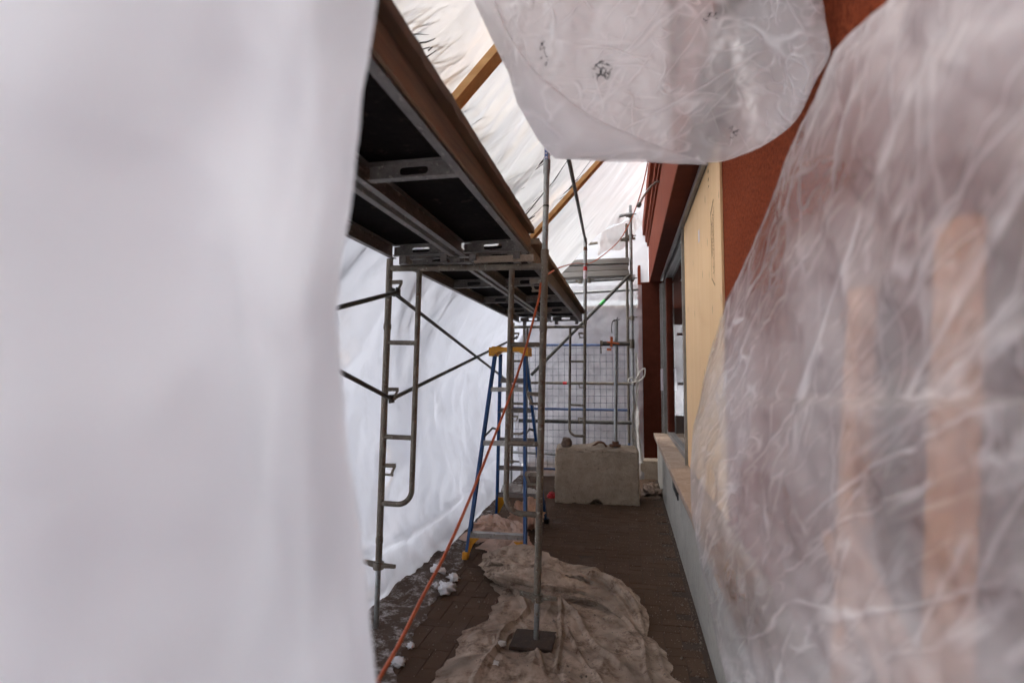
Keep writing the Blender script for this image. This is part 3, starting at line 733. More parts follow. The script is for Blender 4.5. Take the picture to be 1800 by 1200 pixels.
# ------------------------------------------------------------------ far tube tower, planks, fence
tw = thing('tube_scaffold', 'tube and coupler scaffold tower in the far corner by the red column', 'scaffolding', (.09, 9.2, 0))
def tb(nm, a, b, r=.024, m='galv', par=None): return MB().tube([a, b], r, 12).build(nm, M[m], par or tw)
tb('post', (.09, 9.2, 0), (.085, 9.2, 4.42)); tb('post', (.02, 9.5, .6), (.02, 9.5, 4.2), .022, 'steel'); tb('post', (-1.66, 9.25, 0), (-1.66, 9.25, 3.4), .024, 'steel')
tb('ledger', (-.16, 9.17, 4.24), (.12, 9.15, 4.27), .026, 'galv'); tb('ledger', (-1.6, 9.44, 3.80), (.16, 9.44, 3.94), .024, 'steel')
tb('ledger', (-1.7, 9.15, 3.19), (.14, 9.15, 3.235), .03, 'galv'); tb('ledger', (-1.9, 9.62, 3.06), (.20, 9.62, 3.12), .024, 'galv')
tb('rail', (-1.75, 9.25, 1.575), (.12, 9.25, 1.56), .022, 'steel'); tb('rail', (-1.75, 9.25, .955), (.12, 9.25, .945), .028, 'brace'); tb('rail', (-1.9, 9.3, .43), (-.6, 9.3, .41), .022, 'galv')
dgb = tb('diagonal_brace', (-1.52, 9.10, 1.70), (.06, 9.08, 3.27), .026, 'brace')
tb('green_sticker', (-.40, 9.087, 2.813), (-.33, 9.086, 2.883), .0275, 'sticker_green', dgb)
tb('red_band', (-1.02, 9.25, 1.5685), (-.96, 9.25, 1.568), .0235, 'red')
for (x, y, z) in ((.09, 9.19, 4.25), (.085, 9.3, 3.93), (.09, 9.18, 3.22), (.09, 9.22, 1.565), (.02, 9.45, 3.93), (.06, 9.1, 3.25), (-.72, 9.15, 3.21), (-.58, 9.15, 3.215), (.09, 9.2, 2.6)):
    k = MB(); k.tube([(x, y, z - .035), (x, y, z + .035)], .036, 8); k.box((x - .075, y - .03, z - .02), (x - .03, y + .02, z + .02)); k.tube([(x + .02, y - .03, z + .012), (x + .085, y - .035, z + .012)], .009, 6)
    k.build('coupler', M['steel'], tw)
for i in range(3):
    z = 3.272 + i * .098
    o = MB().box((-1.45 + i * .03, 9.10 + .02 * (i % 2), z), (.055 - .02 * (i % 2), 9.36, z + .086)).build('timber_plank', M['grey_board'], loc=(-.7, 9.2, z), bevel=.004)
    tag(o, ('lowest', 'middle', 'topmost')[i] + ' grey plank of the stack on the far tube tower', 'plank', 'grey planks on the far tower')
fe = thing('wire_fence_panel', 'blue framed wire fence panel standing against the far plastic sheet', 'fence', (-.9, 9.655, 0))
for nm, a, b in (('frame_tube', (-2.0, 9.655, 2.22), (.03, 9.655, 2.20)), ('frame_tube', (-2.0, 9.655, 1.13), (.03, 9.655, 1.12)), ('frame_tube', (-2.0, 9.655, .12), (.03, 9.655, .12)), ('frame_tube', (.02, 9.655, 0), (.02, 9.655, 2.22)), ('frame_tube', (-2, 9.655, 0), (-2, 9.655, 2.22))):
    MB().tube([a, b], .021, 8).build(nm, M['fence_blue'], fe)
k = MB()
for i in range(20): x = -1.94 + i * .1; k.tube([(x, 9.655, .12), (x, 9.655, 2.2)], .0045, 5, False)
for i in range(18): z = .2 + i * .115; k.tube([(-2, 9.655, z), (.02, 9.655, z)], .0045, 5, False)
k.build('wire_mesh', M['wire'], fe)
nb = thing('added_dimming_wall', 'plain grey wall added outside to dim the far plastic sheet', 'wall', (-1.2, 11.3, 0))  # added wall, takes light off the end sheet from outside
MB().box((-2.6, 11.3, -.04), (.6, 11.6, 3.0)).build('wall_face', M['added_wall'], nb); MB().box((-2.65, 11.25, 3.002), (.6, 11.65, 3.06)).build('coping', M['concrete'], nb)

# tied plastic wad on the tower post
wd = thing('tied_plastic_strip', 'knotted strip of plastic tied round the tower post beside the column', 'plastic strip', (.13, 9.12, .3))
def f_wad(u, v):
    z = lerp(2.05, .35, v); w = interp([(0, .02), (.25, .05), (.42, .03), (.46, .02), (.55, .09), (.8, .11), (1, .13)], v)
    a_ = u * 5.5
    x = .14 + w * (u - .5) * 1.2 + .02 * math.sin(v * 7); y = 9.12 + w * .5 * math.sin(a_) + .02 * fbm(Vector((u * 4, v * 12, 2)))
    return Vector((x + .015 * fbm(Vector((u * 5, v * 9, 5))), y, z))
sheet('strip', f_wad, 24, 60, M['nylon'], None, None, parent=wd)
for pts in ([(.13, 9.1, 1.62), (.2, 9.07, 1.75), (.27, 9.06, 1.80), (.26, 9.05, 1.68), (.16, 9.08, 1.58)], [(.13, 9.1, 1.62), (.05, 9.06, 1.66), (.02, 9.05, 1.6), (.1, 9.07, 1.56)], [(.07, 9.12, 1.58), (.13, 9.06, 1.60), (.19, 9.12, 1.6)]):
    MB().tube(catmull(pts, 6), .011, 6).build('knot_loop', M['nylon'], wd)

# ------------------------------------------------------------------ concrete block and what stands on it
def block():
    bm = bmesh.new(); bmesh.ops.create_cube(bm, size=1)
    for v in bm.verts: v.co = Vector((v.co.x * 1.10, v.co.y * .5, v.co.z * .74))
    bmesh.ops.subdivide_edges(bm, edges=bm.edges[:], cuts=44, use_grid_fill=True)
    hx, hy, hz = .55, .25, .37
    for v in bm.verts:
        c = v.co.copy(); r_ = .016
        q = Vector((max(-hx + r_, min(hx - r_, c.x)), max(-hy + r_, min(hy - r_, c.y)), max(-hz + r_, min(hz - r_, c.z))))
        d = c - q
        if d.length > 1e-6: c = q + d.normalized() * min(r_, d.length)
        s_ = c * 1.0
        c += Vector((noise.noise(s_ * 9), noise.noise(s_ * 9 + Vector((5, 0, 0))), noise.noise(s_ * 9 + Vector((0, 5, 0))))) * .010
        c += Vector((noise.noise(s_ * 38), noise.noise(s_ * 38 + Vector((5, 0, 0))), noise.noise(s_ * 38 + Vector((0, 5, 0))))) * .009
        if c.z > .33:
            c.z += .03 * fbm(Vector((c.x * 3.5, c.y * 4, 1)), 4) + .05 * math.exp(-((c.x - .02) / .10) ** 2) * sstep(-.25, -.1, c.y) - .02
            c.x *= .985
        c.x *= 1 + .02 * (-c.z)
        if c.y < -.2 and c.z < -.22:
            t = (c.z + .37) / .07
            if t < 1 and abs(c.x - .0) < .075 * (1 - max(t, 0)): c.y += .16
        if c.z < -.33: c.z += .012 * noise.noise(Vector((c.x * 12, c.y * 12, 0)))
        v.co = c + Vector((0, .25, .37))
    me = bpy.data.meshes.new('concrete_block'); bm.to_mesh(me); bm.free()
    for p in me.polygons: p.use_smooth = True
    me.materials.append(M['concrete']); return me
BLX, BLY = -.41, 7.66
bk = thing('concrete_block', 'rough tan concrete ballast block on the paving with a pole on top', 'concrete block', (BLX, BLY, 0))
o = bpy.data.objects.new('body', block()); reg(o, bk, Vector()); o.rotation_euler = (0, 0, R(2))
MB().tube(catmull([(BLX - .09, 7.80, .72), (BLX - .03, 7.79, .76), (BLX + .03, 7.78, .80), (BLX + .09, 7.78, .79), (BLX + .13, 7.80, .74)], 6), .014, 8).build('lifting_loop', M['rust'], bk)
def rock(name, c, r, m, label, cat, seed=0, sq=(1, 1, 1), group=None, amp=.35, rough=2.2):
    bm = bmesh.new(); bmesh.ops.create_icosphere(bm, subdivisions=3, radius=1)
    for v in bm.verts:
        k = 1 + amp * noise.noise(v.co * rough * .6 + Vector((seed * 3.1, 0, 0))) + amp * .4 * noise.noise(v.co * rough * 2 + Vector((0, seed, 0)))
        v.co = Vector((v.co.x * sq[0], v.co.y * sq[1], v.co.z * sq[2])) * k * r
    zmin = min(v.co.z for v in bm.verts)
    for v in bm.verts: v.co.z -= zmin + r * .08
    me = bpy.data.meshes.new(name); bm.to_mesh(me); bm.free()
    for p in me.polygons: p.use_smooth = True
    me.materials.append(m); o = bpy.data.objects.new(name, me); reg(o, None, Vector(c)); o.location = c
    return tag(o, label, cat, group)
rock('stone', (BLX - .40, 7.74, .725), .075, M['stone'], 'round brown stone resting on top of the concrete block', 'stone', 3, amp=.2)
bp = thing('block_post', 'slim galvanised pole standing in the concrete block top', 'pole', (BLX + .245, 7.92, .72))
x = BLX + .245
MB().tube([(x, 7.92, .70), (x + .03, 7.92, 2.44)], .024, 12).build('tube', M['galv'], bp)
k = MB(); k.tube([(x, 7.92, .74), (x, 7.92, .80)], .045, 8); k.box((x - .08, 7.87, .735), (x + .07, 7.96, .76)); k.build('foot_socket', M['rust'], bp)
k = MB()
for q in range(5): k.tube([(x + .03, 7.92, 2.44), (x + .03 + .05 * math.cos(q * 1.3), 7.9, 2.46 + .03 * math.sin(q * 2.1))], .005, 5)
k.tube(catmull([(x + .03, 7.9, 2.45), (x - .02, 7.89, 2.43), (x - .035, 7.88, 2.33), (x - .03, 7.88, 2.27)], 5), .007, 6); k.build('wire_tie', M['brace'], bp)
cpipe = thing('clamped_pipe', 'short dark pipe clamped across the pole with an orange coupler', 'pipe', (x, 7.88, 2.12))
MB().tube([(x - .19, 7.87, 2.13), (x + .27, 7.89, 2.12)], .029, 12).build('tube', M['brace'], cpipe)
k = MB(); k.tube([(x - .04, 7.86, 2.08), (x - .035, 7.85, 2.22)], .018, 8); k.tube([(x - .10, 7.845, 2.15), (x + .07, 7.85, 2.12)], .010, 8); k.box((x - .10, 7.835, 2.03), (x - .04, 7.87, 2.06)); k.build('coupler', M['clamp_orange'], cpipe)
k = MB(); k.tube([(x - .19, 7.87, 2.13), (x - .155, 7.87, 2.13)], .042, 10); k.tube([(x - .18, 7.86, 2.1), (x - .18, 7.85, 1.99)], .009, 6); k.tube([(x + .235, 7.88, 2.06), (x + .235, 7.88, 2.18)], .035, 8); k.build('end_clamp', M['steel'], cpipe)

# ------------------------------------------------------------------ step ladder
ld = thing('step_ladder', 'blue fibreglass step ladder with yellow top and feet behind the front scaffold frame', 'ladder', (-1.2, 5.7, 0))
FT, FB = [Vector((-1.315, 5.60, 1.90)), Vector((-.985, 5.60, 1.90))], [Vector((-1.483, 5.175, .03)), Vector((-.902, 5.124, .03))]
RT, RB = [Vector((-1.285, 5.72, 1.90)), Vector((-1.0, 5.72, 1.90))], [Vector((-1.525, 6.6, .05)), Vector((-.925, 6.6, .02))]
def lp(T, B, i, z): return T[i].lerp(B[i], (T[i].z - z) / (T[i].z - B[i].z))
for i, s in ((0, 1), (1, -1)):
    for T, B, nm, w in ((FT, FB, 'front_rail', .072), (RT, RB, 'rear_rail', .055)):
        a, b = T[i], B[i]; r_ = MB(); r_.beam(a, b, .005, w, (1, 0, 0) if False else (0, -1, 0))
        for e in (-1, 1):
            dd = (b - a).normalized(); x_ = dd.cross(Vector((0, -1, 0))).normalized(); y_ = x_.cross(dd)
            off = y_ * (e * (w / 2 - .003)) + Vector((s * .012, 0, 0)); r_.beam(a + off, b + off, .024, .006, (0, -1, 0))
        r_.build(nm, M['blue'], ld)
        MB().beam(b + (a - b).normalized() * .04, b - Vector((0, 0, .03)), .05, w + .014, (0, -1, 0)).build('foot', M['yellow'] if nm == 'front_rail' else M['black'], ld, bevel=.005)
for z in (1.575, 1.06, .235):
    a, b = lp(FT, FB, 0, z), lp(FT, FB, 1, z)
    r_ = MB(); r_.box((a.x + .003, a.y - .028, z - .004), (b.x - .003, a.y + .05, z)); r_.box((a.x + .003, a.y - .03, z - .042), (b.x - .003, a.y - .027, z + .002)); r_.box((a.x + .003, a.y - .033, z - .016), (b.x - .003, a.y - .0302, z - .010)); r_.box((a.x + .003, a.y - .033, z - .036), (b.x - .003, a.y - .0302, z - .030))
    s_ = r_.build('step', M['alu'], ld)
    q = MB()
    for xx in (a.x + .075, b.x - .075): q.tube([(xx, a.y - .036, z - .022), (xx, a.y - .031, z - .022)], .008, 8)
    q.build('rivet', M['galv'], s_)
for z in (1.64, 1.32, .99, .66, .33):
    a, b = lp(RT, RB, 0, z), lp(RT, RB, 1, z)
    r_ = MB().box((a.x + .003, a.y - .022, z - .024), (b.x - .003, a.y - .018, z + .024)); r_.box((a.x + .003, a.y - .018, z + .020), (b.x - .003, a.y + .015, z + .024)); r_.build('rear_bar', M['alu_dark'], ld)
for i, s in ((0, 1), (1, -1)):
    a, b = lp(FT, FB, i, .195), lp(FT, FB, i, .02)
    MB().prism([(a.x + s * .004, a.y - .02, .19), (a.x + s * .115, a.y - .02, .19), (a.x + s * .05, a.y - .02, .13), (b.x + s * .03, b.y - .02, .02), (b.x + s * .004, b.y - .02, .02)], (0, .006, 0)).build('gusset', M['yellow'], ld)
    a, b = lp(RT, RB, i, .30), lp(RT, RB, i, .08)
    MB().prism([(a.x + s * .004, a.y - .02, .30), (a.x + s * .13, a.y - .02, .30), (b.x + s * .04, b.y - .02, .1), (b.x + s * .004, b.y - .02, .1)], (0, .006, 0)).build('gusset', M['yellow'], ld)
    a, b = lp(FT, FB, i, 1.10), lp(RT, RB, i, 1.10)
    MB().beam(a + Vector((s * .02, 0, 0)), (a + b) / 2 + Vector((s * .02, 0, .05)), .006, .022).beam((a + b) / 2 + Vector((s * .02, 0, .05)), b + Vector((s * .02, 0, 0)), .006, .022).build('spreader', M['black'], ld)
cpk = MB(); cpk.box((-1.355, 5.535, 1.93), (-.955, 5.76, 1.972)); cpk.box((-1.355, 5.535, 1.885), (-1.30, 5.76, 1.93)); cpk.box((-1.01, 5.535, 1.885), (-.955, 5.76, 1.93)); cpk.prism([(-1.30, 5.536, 1.93), (-1.30, 5.536, 1.90), (-1.25, 5.536, 1.93)], (0, .2, 0)); cpk.prism([(-1.01, 5.536, 1.93), (-1.06, 5.536, 1.93), (-1.01, 5.536, 1.90)], (0, .2, 0))
cpk.box((-1.33, 5.55, 1.972), (-1.24, 5.75, 1.982)); cpk.box((-1.09, 5.55, 1.972), (-.98, 5.75, 1.98))
cpk.build('top_cap', M['yellow'], ld, bevel=.006)
MB().box((-1.20, 5.845, 1.60), (-1.03, 5.848, 1.66)).build('label_plate', M['sticker_white'], ld)

# ------------------------------------------------------------------ orange extension cord
cpts = [PY(1141, 255, 6.6), PY(1136, 300, 6.7), PY(1118, 365, 7.4), PY(1092, 418, 8.0), PY(1062, 447, 8.22), PY(1036, 463, 8.26), PY(1012, 463, 7.4), PY(985, 470, 5.6), PY(963, 482, 4.0), PY(951, 497, 3.60), PY(948, 520, 3.55), PY(938, 560, 3.5), PY(920, 625, 3.42),
        PY(893, 705, 3.25), PY(862, 785, 3.0), PY(824, 880, 2.7), PY(784, 970, 2.4), PY(742, 1050, 2.12), PY(702, 1130, 1.86), PY(664, 1196, 1.68), PY(610, 1290, 1.45), PZ(540, 1560, .012), (-.95, .95, .012), (-1.25, .7, .012)]
o = MB().tube(catmull(cpts, 9), .0070, 8).build('extension_cord', M['orange'], loc=cpts[20]); tag(o, 'orange extension cord slung over the poles and trailing to the lower left', 'cord')

# ------------------------------------------------------------------ things on the ground
def patch(name, f, nu, nv, m, loc, label, cat, smooth=True): return sheet(name, f, nu, nv, m, loc, label, cat, smooth=smooth)
LEFT = [(1.9, -1.08), (2.97, -1.10), (3.3, -1.06), (3.73, -1.10), (4.05, -.98), (4.3, -1.0), (4.7, -1.12), (5.05, -1.15)]
RIGHT = [(1.9, .40), (2.6, .37), (3.25, .27), (3.6, .19), (3.94, .106), (4.25, .03), (4.53, -.05), (4.8, -.12), (5.05, -.25)]
def gxy(px, py): p = PZ(px, py, 0); return (p.x, p.y)
FOLDS = []
for pl, w_, hh in (([(955, 1030), (1020, 1100), (1095, 1180)], .045, .035), ([(1050, 1045), (1125, 1130), (1148, 1215)], .04, .035), ([(1080, 1015), (1128, 1100), (1178, 1195)], .035, .03), ([(985, 1060), (990, 1120), (980, 1185)], .035, .032),
                   ([(905, 1035), (925, 1080), (880, 1130), (835, 1210)], .05, .045), ([(915, 1090), (955, 1195)], .035, .03), ([(800, 1100), (860, 1085), (922, 1080)], .05, .03), ([(870, 1130), (850, 1200)], .03, .025), ([(1000, 1110), (1060, 1215)], .03, .025), ([(770, 1180), (835, 1100)], .03, .02), ([(850, 1015), (930, 1020)], .05, .03), ([(960, 1055), (1040, 1040)], .05, .03), ([(1020, 1010), (1075, 1075)], .04, .03)):
    for p_, q_ in zip(pl, pl[1:]): FOLDS.append((gxy(*p_), gxy(*q_), w_, hh))
def f_tarp(u, v):
    y = lerp(1.9, 4.95, u)
    xl = interp(LEFT, y) + .05 * fbm(Vector((y * 3, 0, 1))) + .03 * tri(y * 2.3) + .02 * tri(y * 7.1); xr = interp(RIGHT, y) + .05 * fbm(Vector((y * 3, 5, 1))) + .03 * tri(y * 1.9) + .02 * tri(y * 6.3)
    x = lerp(xl, xr, v)
    q = Vector((x, y, 0)); wq = q + Vector((noise.noise(q * 2.2), noise.noise(q * 2.2 + Vector((9, 0, 0))), 0)) * .05
    h = .004 + .06 * creased(q, 41, 6, 7, 17) + .06 * creased(wq, 11, 9, 1.2, 14) + .05 * creased(q * 1.7, 31, 6, 3, 12) + .0025 * fbm(q * 12, 3); fold = 0
    for (a, b, w_, hh) in FOLDS:
        a = Vector((*a, 0)); b = Vector((*b, 0)); t = max(0, min(1, (wq - a).dot(b - a) / (b - a).length_squared))
        d = (wq - a.lerp(b, t)).length; w_ *= .62
        if d < w_: fold = max(fold, hh * .95 * (1 - d / w_) ** .9 * (.75 + .25 * noise.noise(wq * 6)))
    h += fold
    edge = min(v, 1 - v, u * 2, (1 - u) * 2); h *= .25 + .75 * sstep(0, .10, edge)
    if math.hypot(x + .64, y - 3.6) < .12: h *= .3
    return Vector((x, y, max(h, .002) + .008))
patch('plastic_drop_sheet', f_tarp, 330, 190, M['film_floor'], (-.3, 3, 0), 'dirty brown crumpled plastic drop sheet spread on the paving', 'plastic sheet', False)
def bunch(name, pts, rad, m, label, seed, group=None, flat=.55, amp=.5, nu=150, nv=70):
    c = catmull(pts, 12); n = len(c)
    def f(u, v):
        k = u * (n - 1); i = min(int(k), n - 2); p = c[i].lerp(c[i+1], k - i); d = (c[min(i+1, n-1)] - c[max(i-1, 0)]).normalized()
        side = d.cross(Vector((0, 0, 1))).normalized(); up = side.cross(d); a_ = v * 2 * math.pi
        r_ = interp(rad, u)
        q = Vector((math.cos(a_) * 1.1, math.sin(a_) * 1.1, 0)) + Vector((seed, u * n * .016, u * 3))
        cq = Vector((v * 2.2, u * n * .02, seed)); k_ = .62 + amp * 1.9 * creased(cq if v < .5 else Vector((2.2 - v * 2.2, u * n * .02 + 3 * abs(math.sin(2 * math.pi * v)), seed)), int(seed), 8, 1.6, 12) + amp * .25 * fbm(q * 3.1, 3)
        w_ = p + side * (math.cos(a_) * r_ * k_) + up * (math.sin(a_) * r_ * flat * k_) + Vector((0, 0, r_ * flat * .7))
        return Vector((w_.x, w_.y, max(w_.z, .006 + .004 * noise.noise(w_ * 20))))
    o = sheet(name, f, nu, nv, m, pts[0], label, smooth=False); 
    if group: o['group'] = group
    return o
bunch('plastic_bundle', [(-1.24, 4.98, .03), (-1.0, 4.86, .05), (-.66, 4.68, .03), (-.40, 4.66, .03), (-.16, 4.52, .02), (.0, 4.25, .01), (.09, 3.9, .0)], [(0, .08), (.2, .17), (.45, .14), (.7, .15), (.9, .09), (1, .02)], M['film_floor'], 'long crumpled roll of brown plastic lying across behind the front pole', 2, amp=.8)
bunch('plastic_bundle', [(-1.15, 4.75, .02), (-.85, 4.52, .03), (-.52, 4.38, .02), (-.25, 4.36, .02), (0, 4.12, .01)], [(0, .05), (.25, .13), (.6, .12), (1, .04)], M['film_floor'], 'smaller flattened roll of brown plastic in front of the ladder feet', 5, amp=.9)
bunch('plastic_bundle', [(-1.62, 6.15, .02), (-1.45, 5.95, .05), (-1.22, 5.75, .06), (-1.12, 5.45, .03), (-1.16, 5.15, .0)], [(0, .06), (.25, .19), (.55, .2), (.85, .15), (1, .05)], M['film_pink'], 'pinkish crumpled plastic heaped between the legs of the blue ladder', 9, amp=.8)
bunch('plastic_bundle', [(-1.30, 6.45, .05), (-1.12, 6.3, .08), (-1.02, 6.12, .05)], [(0, .05), (.5, .2), (1, .05)], M['film_pink'], 'pale crumpled plastic lump at the back of the ladder', 12, amp=.7, flat=.8)
# dirty snow along the outer wall
def f_slush(u, v):
    y = lerp(-1.2, 9.6, u); xr = interp([(1.0, -1.02), (2.2, -1.12), (2.9, -1.25), (3.4, -1.36), (3.9, -1.42), (4.4, -1.45), (4.9, -1.42), (5.3, -1.53), (6, -1.62), (10, -1.68)], y) + .07 * fbm(Vector((y * 3.2, 2, 2)), 5)
    x = lerp(-1.95, xr, v); h = .05 * (1 - v) ** .8 + .05 * fbm(Vector((x * 4, y * 4, 7)), 5) * (1 - v) + .03 * max(0, fbm(Vector((x * 11, y * 11, 3)), 3)) * (1 - v * .7)
    h *= (1 - .35 * sstep(5, 6, y))
    return Vector((x, y, .004 + max(h, .0 if v < .97 else -.01)))
o = patch('dirty_snow', f_slush, 400, 46, M['slush'], (-1.6, 4, 0), 'trodden dirty snow along the foot of the outer plastic wall', 'snow'); o['kind'] = 'stuff'; del o['category']
def gp(px, py): p = PZ(px, py, 0); return (p.x, p.y, 0)
for i, (px, py, r_, lb) in enumerate(((785, 1045, .062, 'larger clean white snow clump lying on the dark paving'), (797, 1022, .042, 'smaller white snow clump leaning on the larger one'), (770, 1010, .055, 'white snow clump beside the orange cord'), (766, 1032, .025, 'little snow crumb right beside the orange cord'), (700, 1172, .035, 'snow clump left of the orange cord at the bottom edge'), (722, 1140, .022, 'small grey snow crumb near the lower orange cord'))):
    rock('snow_clump', gp(px, py), r_, M['snow'], lb, 'snow clump', i + 20, (1, .9, .65), 'snow clumps on the paving', 1.0, 3.6)
# grit
k = MB()
for i in range(3600):
    if random.random() < .5: x = random.uniform(-1.6, .45); y = random.uniform(2.2, 7.6)
    elif random.random() < .5: x = BX - abs(random.gauss(0, .10)) - .01; y = random.uniform(2.5, 9)
    else: x = random.gauss(-.25, .35); y = random.gauss(3.3, .5)
    if x > BX - .01: continue
    s_ = random.uniform(.002, .006) * (1 + (random.random() < .04) * 1.5); z = .004
    if interp(LEFT, y) < x < interp(RIGHT, y) and 1.95 < y < 4.9:
        u_ = (y - 1.9) / 3.05; v_ = (x - interp(LEFT, y)) / (interp(RIGHT, y) - interp(LEFT, y)); z = f_tarp(u_, v_).z
    a_ = random.uniform(0, 6.28); p = Vector((x, y, z))
    q = [p + Vector((math.cos(a_ + j * 2.1) * s_, math.sin(a_ + j * 2.1) * s_, -.002)) for j in range(3)] + [p + Vector((0, 0, s_ * 1.1))]
    k.add(q, [(0, 2, 1), (0, 1, 3), (1, 2, 3), (2, 0, 3)])
tag(k.build('grit', two_tone('grit', (.11, .078, .06), (.27, .22, .18), 30, .9, 0)), 'loose grit and crumbs of mortar scattered on paving and drop sheet', kind='stuff')
for i, (px, py, r_, lb) in enumerate(((882, 1130, .03, 'pale mortar chip in a fold of the drop sheet'), (873, 1168, .032, 'flat pale mortar chip low on the drop sheet'), (1010, 1010, .02, 'small mortar chip at the right of the front pole'))):
    p = PZ(px, py, .06); rock('mortar_chip', (p.x, p.y, .045), r_, M['dirty_white'], lb, 'rubble', i + 40, (1, .8, .5), 'mortar chips', .5, 3)
o = MB().box((-.72, 3.47, .035), (-.46, 3.72, .06)).build('sole_board', M['soil'], loc=(-.6, 3.6, .035), bevel=.004); tag(o, 'dark soiled board under the foot of the front pole', 'board')
# rubbish at the far end
def rag(name, c, s_, m, label, cat, seed):
    def f(u, v):
        a_ = u * 2 * math.pi; t = v * math.pi / 2; q = Vector((math.cos(a_) * math.cos(t), math.sin(a_) * math.cos(t), math.sin(t)))
        k_ = 1 + .7 * (ridge(q * 2 + Vector((seed, 0, 0)), 4) - .4)
        return Vector(c) + Vector((q.x * s_[0] * k_, q.y * s_[1] * k_, max(.004, q.z * s_[2] * k_)))
    return sheet(name, f, 40, 20, m, c, label, cat)
rag('crumpled_rag', (-1.62, 8.1, 0), (.22, .15, .12), M['dirty_white'], 'dirty white rag heap on the ground behind the ladder', 'rag', 1)
rag('crumpled_rag', (-1.38, 8.0, 0), (.13, .1, .09), M['nylon'], 'small pale rag beside the heap behind the ladder', 'rag', 4)
rag('red_scrap', (-1.04, 7.95, 0), (.06, .05, .07), M['red'], 'small red plastic scrap beside the concrete block', 'scrap', 6)
rag('dark_rubble', (.33, 8.5, 0), (.14, .3, .12), M['stone'], 'dark rubble heap between the concrete block and base wall', 'rubble', 8)

# lumber behind the right-hand sheet
for i, (y, x, dx, zt, lb) in enumerate(((1.50, .475, .09, 1.90, 'orange lumber stud behind the right sheet, farther from the camera'), (1.06, .465, .09, 1.95, 'orange lumber stud behind the right sheet, nearest the picture edge'))):
    o = MB().beam((x, y, .765), (x + dx, y + .02, zt), .085, .038, (1, 0, 0)).build('lumber_stud', M['lumber_v'], loc=(x, y, .765), bevel=.003); tag(o, lb, 'stud', 'studs leaning behind the right sheet')
o = MB().beam((.475, 1.46, 1.32), (.46, 1.10, 1.16), .038, .07, (1, 0, 0)).build('lumber_stud', M['lumber_v'], loc=(.5, 1.3, 1.2), bevel=.003); tag(o, 'short slanting lumber piece between the two studs', 'stud', 'studs leaning behind the right sheet')

# ------------------------------------------------------------------ entrance sheets near the camera
LE = [(-700, 700), (-300, 690), (0, 664), (100, 650), (160, 641), (250, 636), (330, 629), (420, 613), (500, 603), (560, 600), (650, 602), (730, 606), (800, 611), (850, 622), (920, 632), (1000, 646), (1060, 650), (1120, 655), (1200, 664), (1400, 690), (2600, 720)]
def f_left(u, v):
    py = interp([(0, -900), (.12, -300), (.22, 0), (.80, 1200), (.88, 1500), (1, 2880)], v); px = interp(LE, py)
    e = P(px, py, .76)
    t = u
    if t < .05: x_off = -.018 * math.cos(t / .05 * math.pi / 2) ; y = e.y - .012 * (t / .05)
    else: x_off = 0; y = lerp(e.y - .012, -1.3, ((t - .05) / .95) ** 1.2)
    s_ = sstep(.05, .6, t); x = lerp(e.x, -.40, s_) + x_off
    z = e.z
    w = .034 * fbm(Vector((y * 4, z * 1.6, 5)), 3) * sstep(.0, .15, t) + .05 * creased(Vector((y, z * .5, 0)), 17, 5, 2, 8) * sstep(.01, .12, t) + .012 * math.sin(y * 14 + z * 2.5) * sstep(.02, .2, t) + .006 * ridge(Vector((y * 8, z * 5, 2)), 3)
    return Vector((x - w + .012, y, max(z, .01)))
sheet('entrance_sheet', f_left, 110, 120, M['film_left'], (-.4, 0, 0), 'milky blurred plastic sheet hanging in the left foreground')
RE = [(-900, 1900), (-400, 1760), (0, 1562), (40, 1510), (90, 1462), (150, 1436), (220, 1402), (300, 1368), (400, 1330), (470, 1300), (530, 1270), (600, 1250), (680, 1230), (750, 1215), (820, 1208), (880, 1211), (920, 1216), (1020, 1232), (1130, 1256), (1200, 1272), (1350, 1310), (1700, 1380)]
REX = [(-900, .42), (0, .42), (220, .42), (400, .39), (600, .34), (820, .27), (1000, .285), (1200, .345), (1500, .36), (1700, .36)]
def f_right(u, v):
    py = interp([(0, -700), (.10, -250), (.17, 0), (.84, 1200), (.92, 1400), (1, 1650)], v); px0 = interp(RE, py)
    px = lerp(px0, 2050, u ** 1.15)
    xe = interp(REX, py); X = lerp(xe, .40 if py > 700 else .42, sstep(0, .4, u)); 
    p = PX(px, py, X)
    s_ = sstep(0, .08, u)
    w = (.030 * (ridge(Vector((p.y * 3.2 + p.z * 2.4, p.z * 2.0 - p.y, 3)), 4) - .5) + .022 * fbm(Vector((p.y * 7, p.z * 6, 8)), 4)) * (.25 + .75 * s_) - .03 * math.sin(min(1, u * 1.6) * math.pi)
    p.x += w * .8
    if u < .02: p.x += .01
    p.z = max(p.z, .01); return p
sheet('entrance_sheet', f_right, 150, 150, M['film_right'], (.4, 1.5, 0), 'crinkled translucent plastic sheet bulging in the right foreground', uv=True)
BOT = [(0, (822, -30)), (.08, (850, 40)), (.17, (893, 128)), (.23, (908, 180)), (.31, (945, 246)), (.37, (973, 277)), (.42, (1010, 282)), (.52, (1120, 283)), (.60, (1215, 288)), (.66, (1275, 286)), (.74, (1345, 256)), (.82, (1400, 213)), (.88, (1432, 150)), (.93, (1461, 88)), (.97, (1430, 30)), (1, (1400, -30))]
BOTC = catmull([(q[0], q[1], 0) for k, q in BOT], 8); BOTU = [lerp(BOT[i // 8][0], BOT[min(i // 8 + 1, len(BOT) - 1)][0], (i % 8) / 8) for i in range(len(BOTC))]
SWX = list(zip(BOTU, [q.x for q in BOTC])); SWY = list(zip(BOTU, [q.y for q in BOTC]))
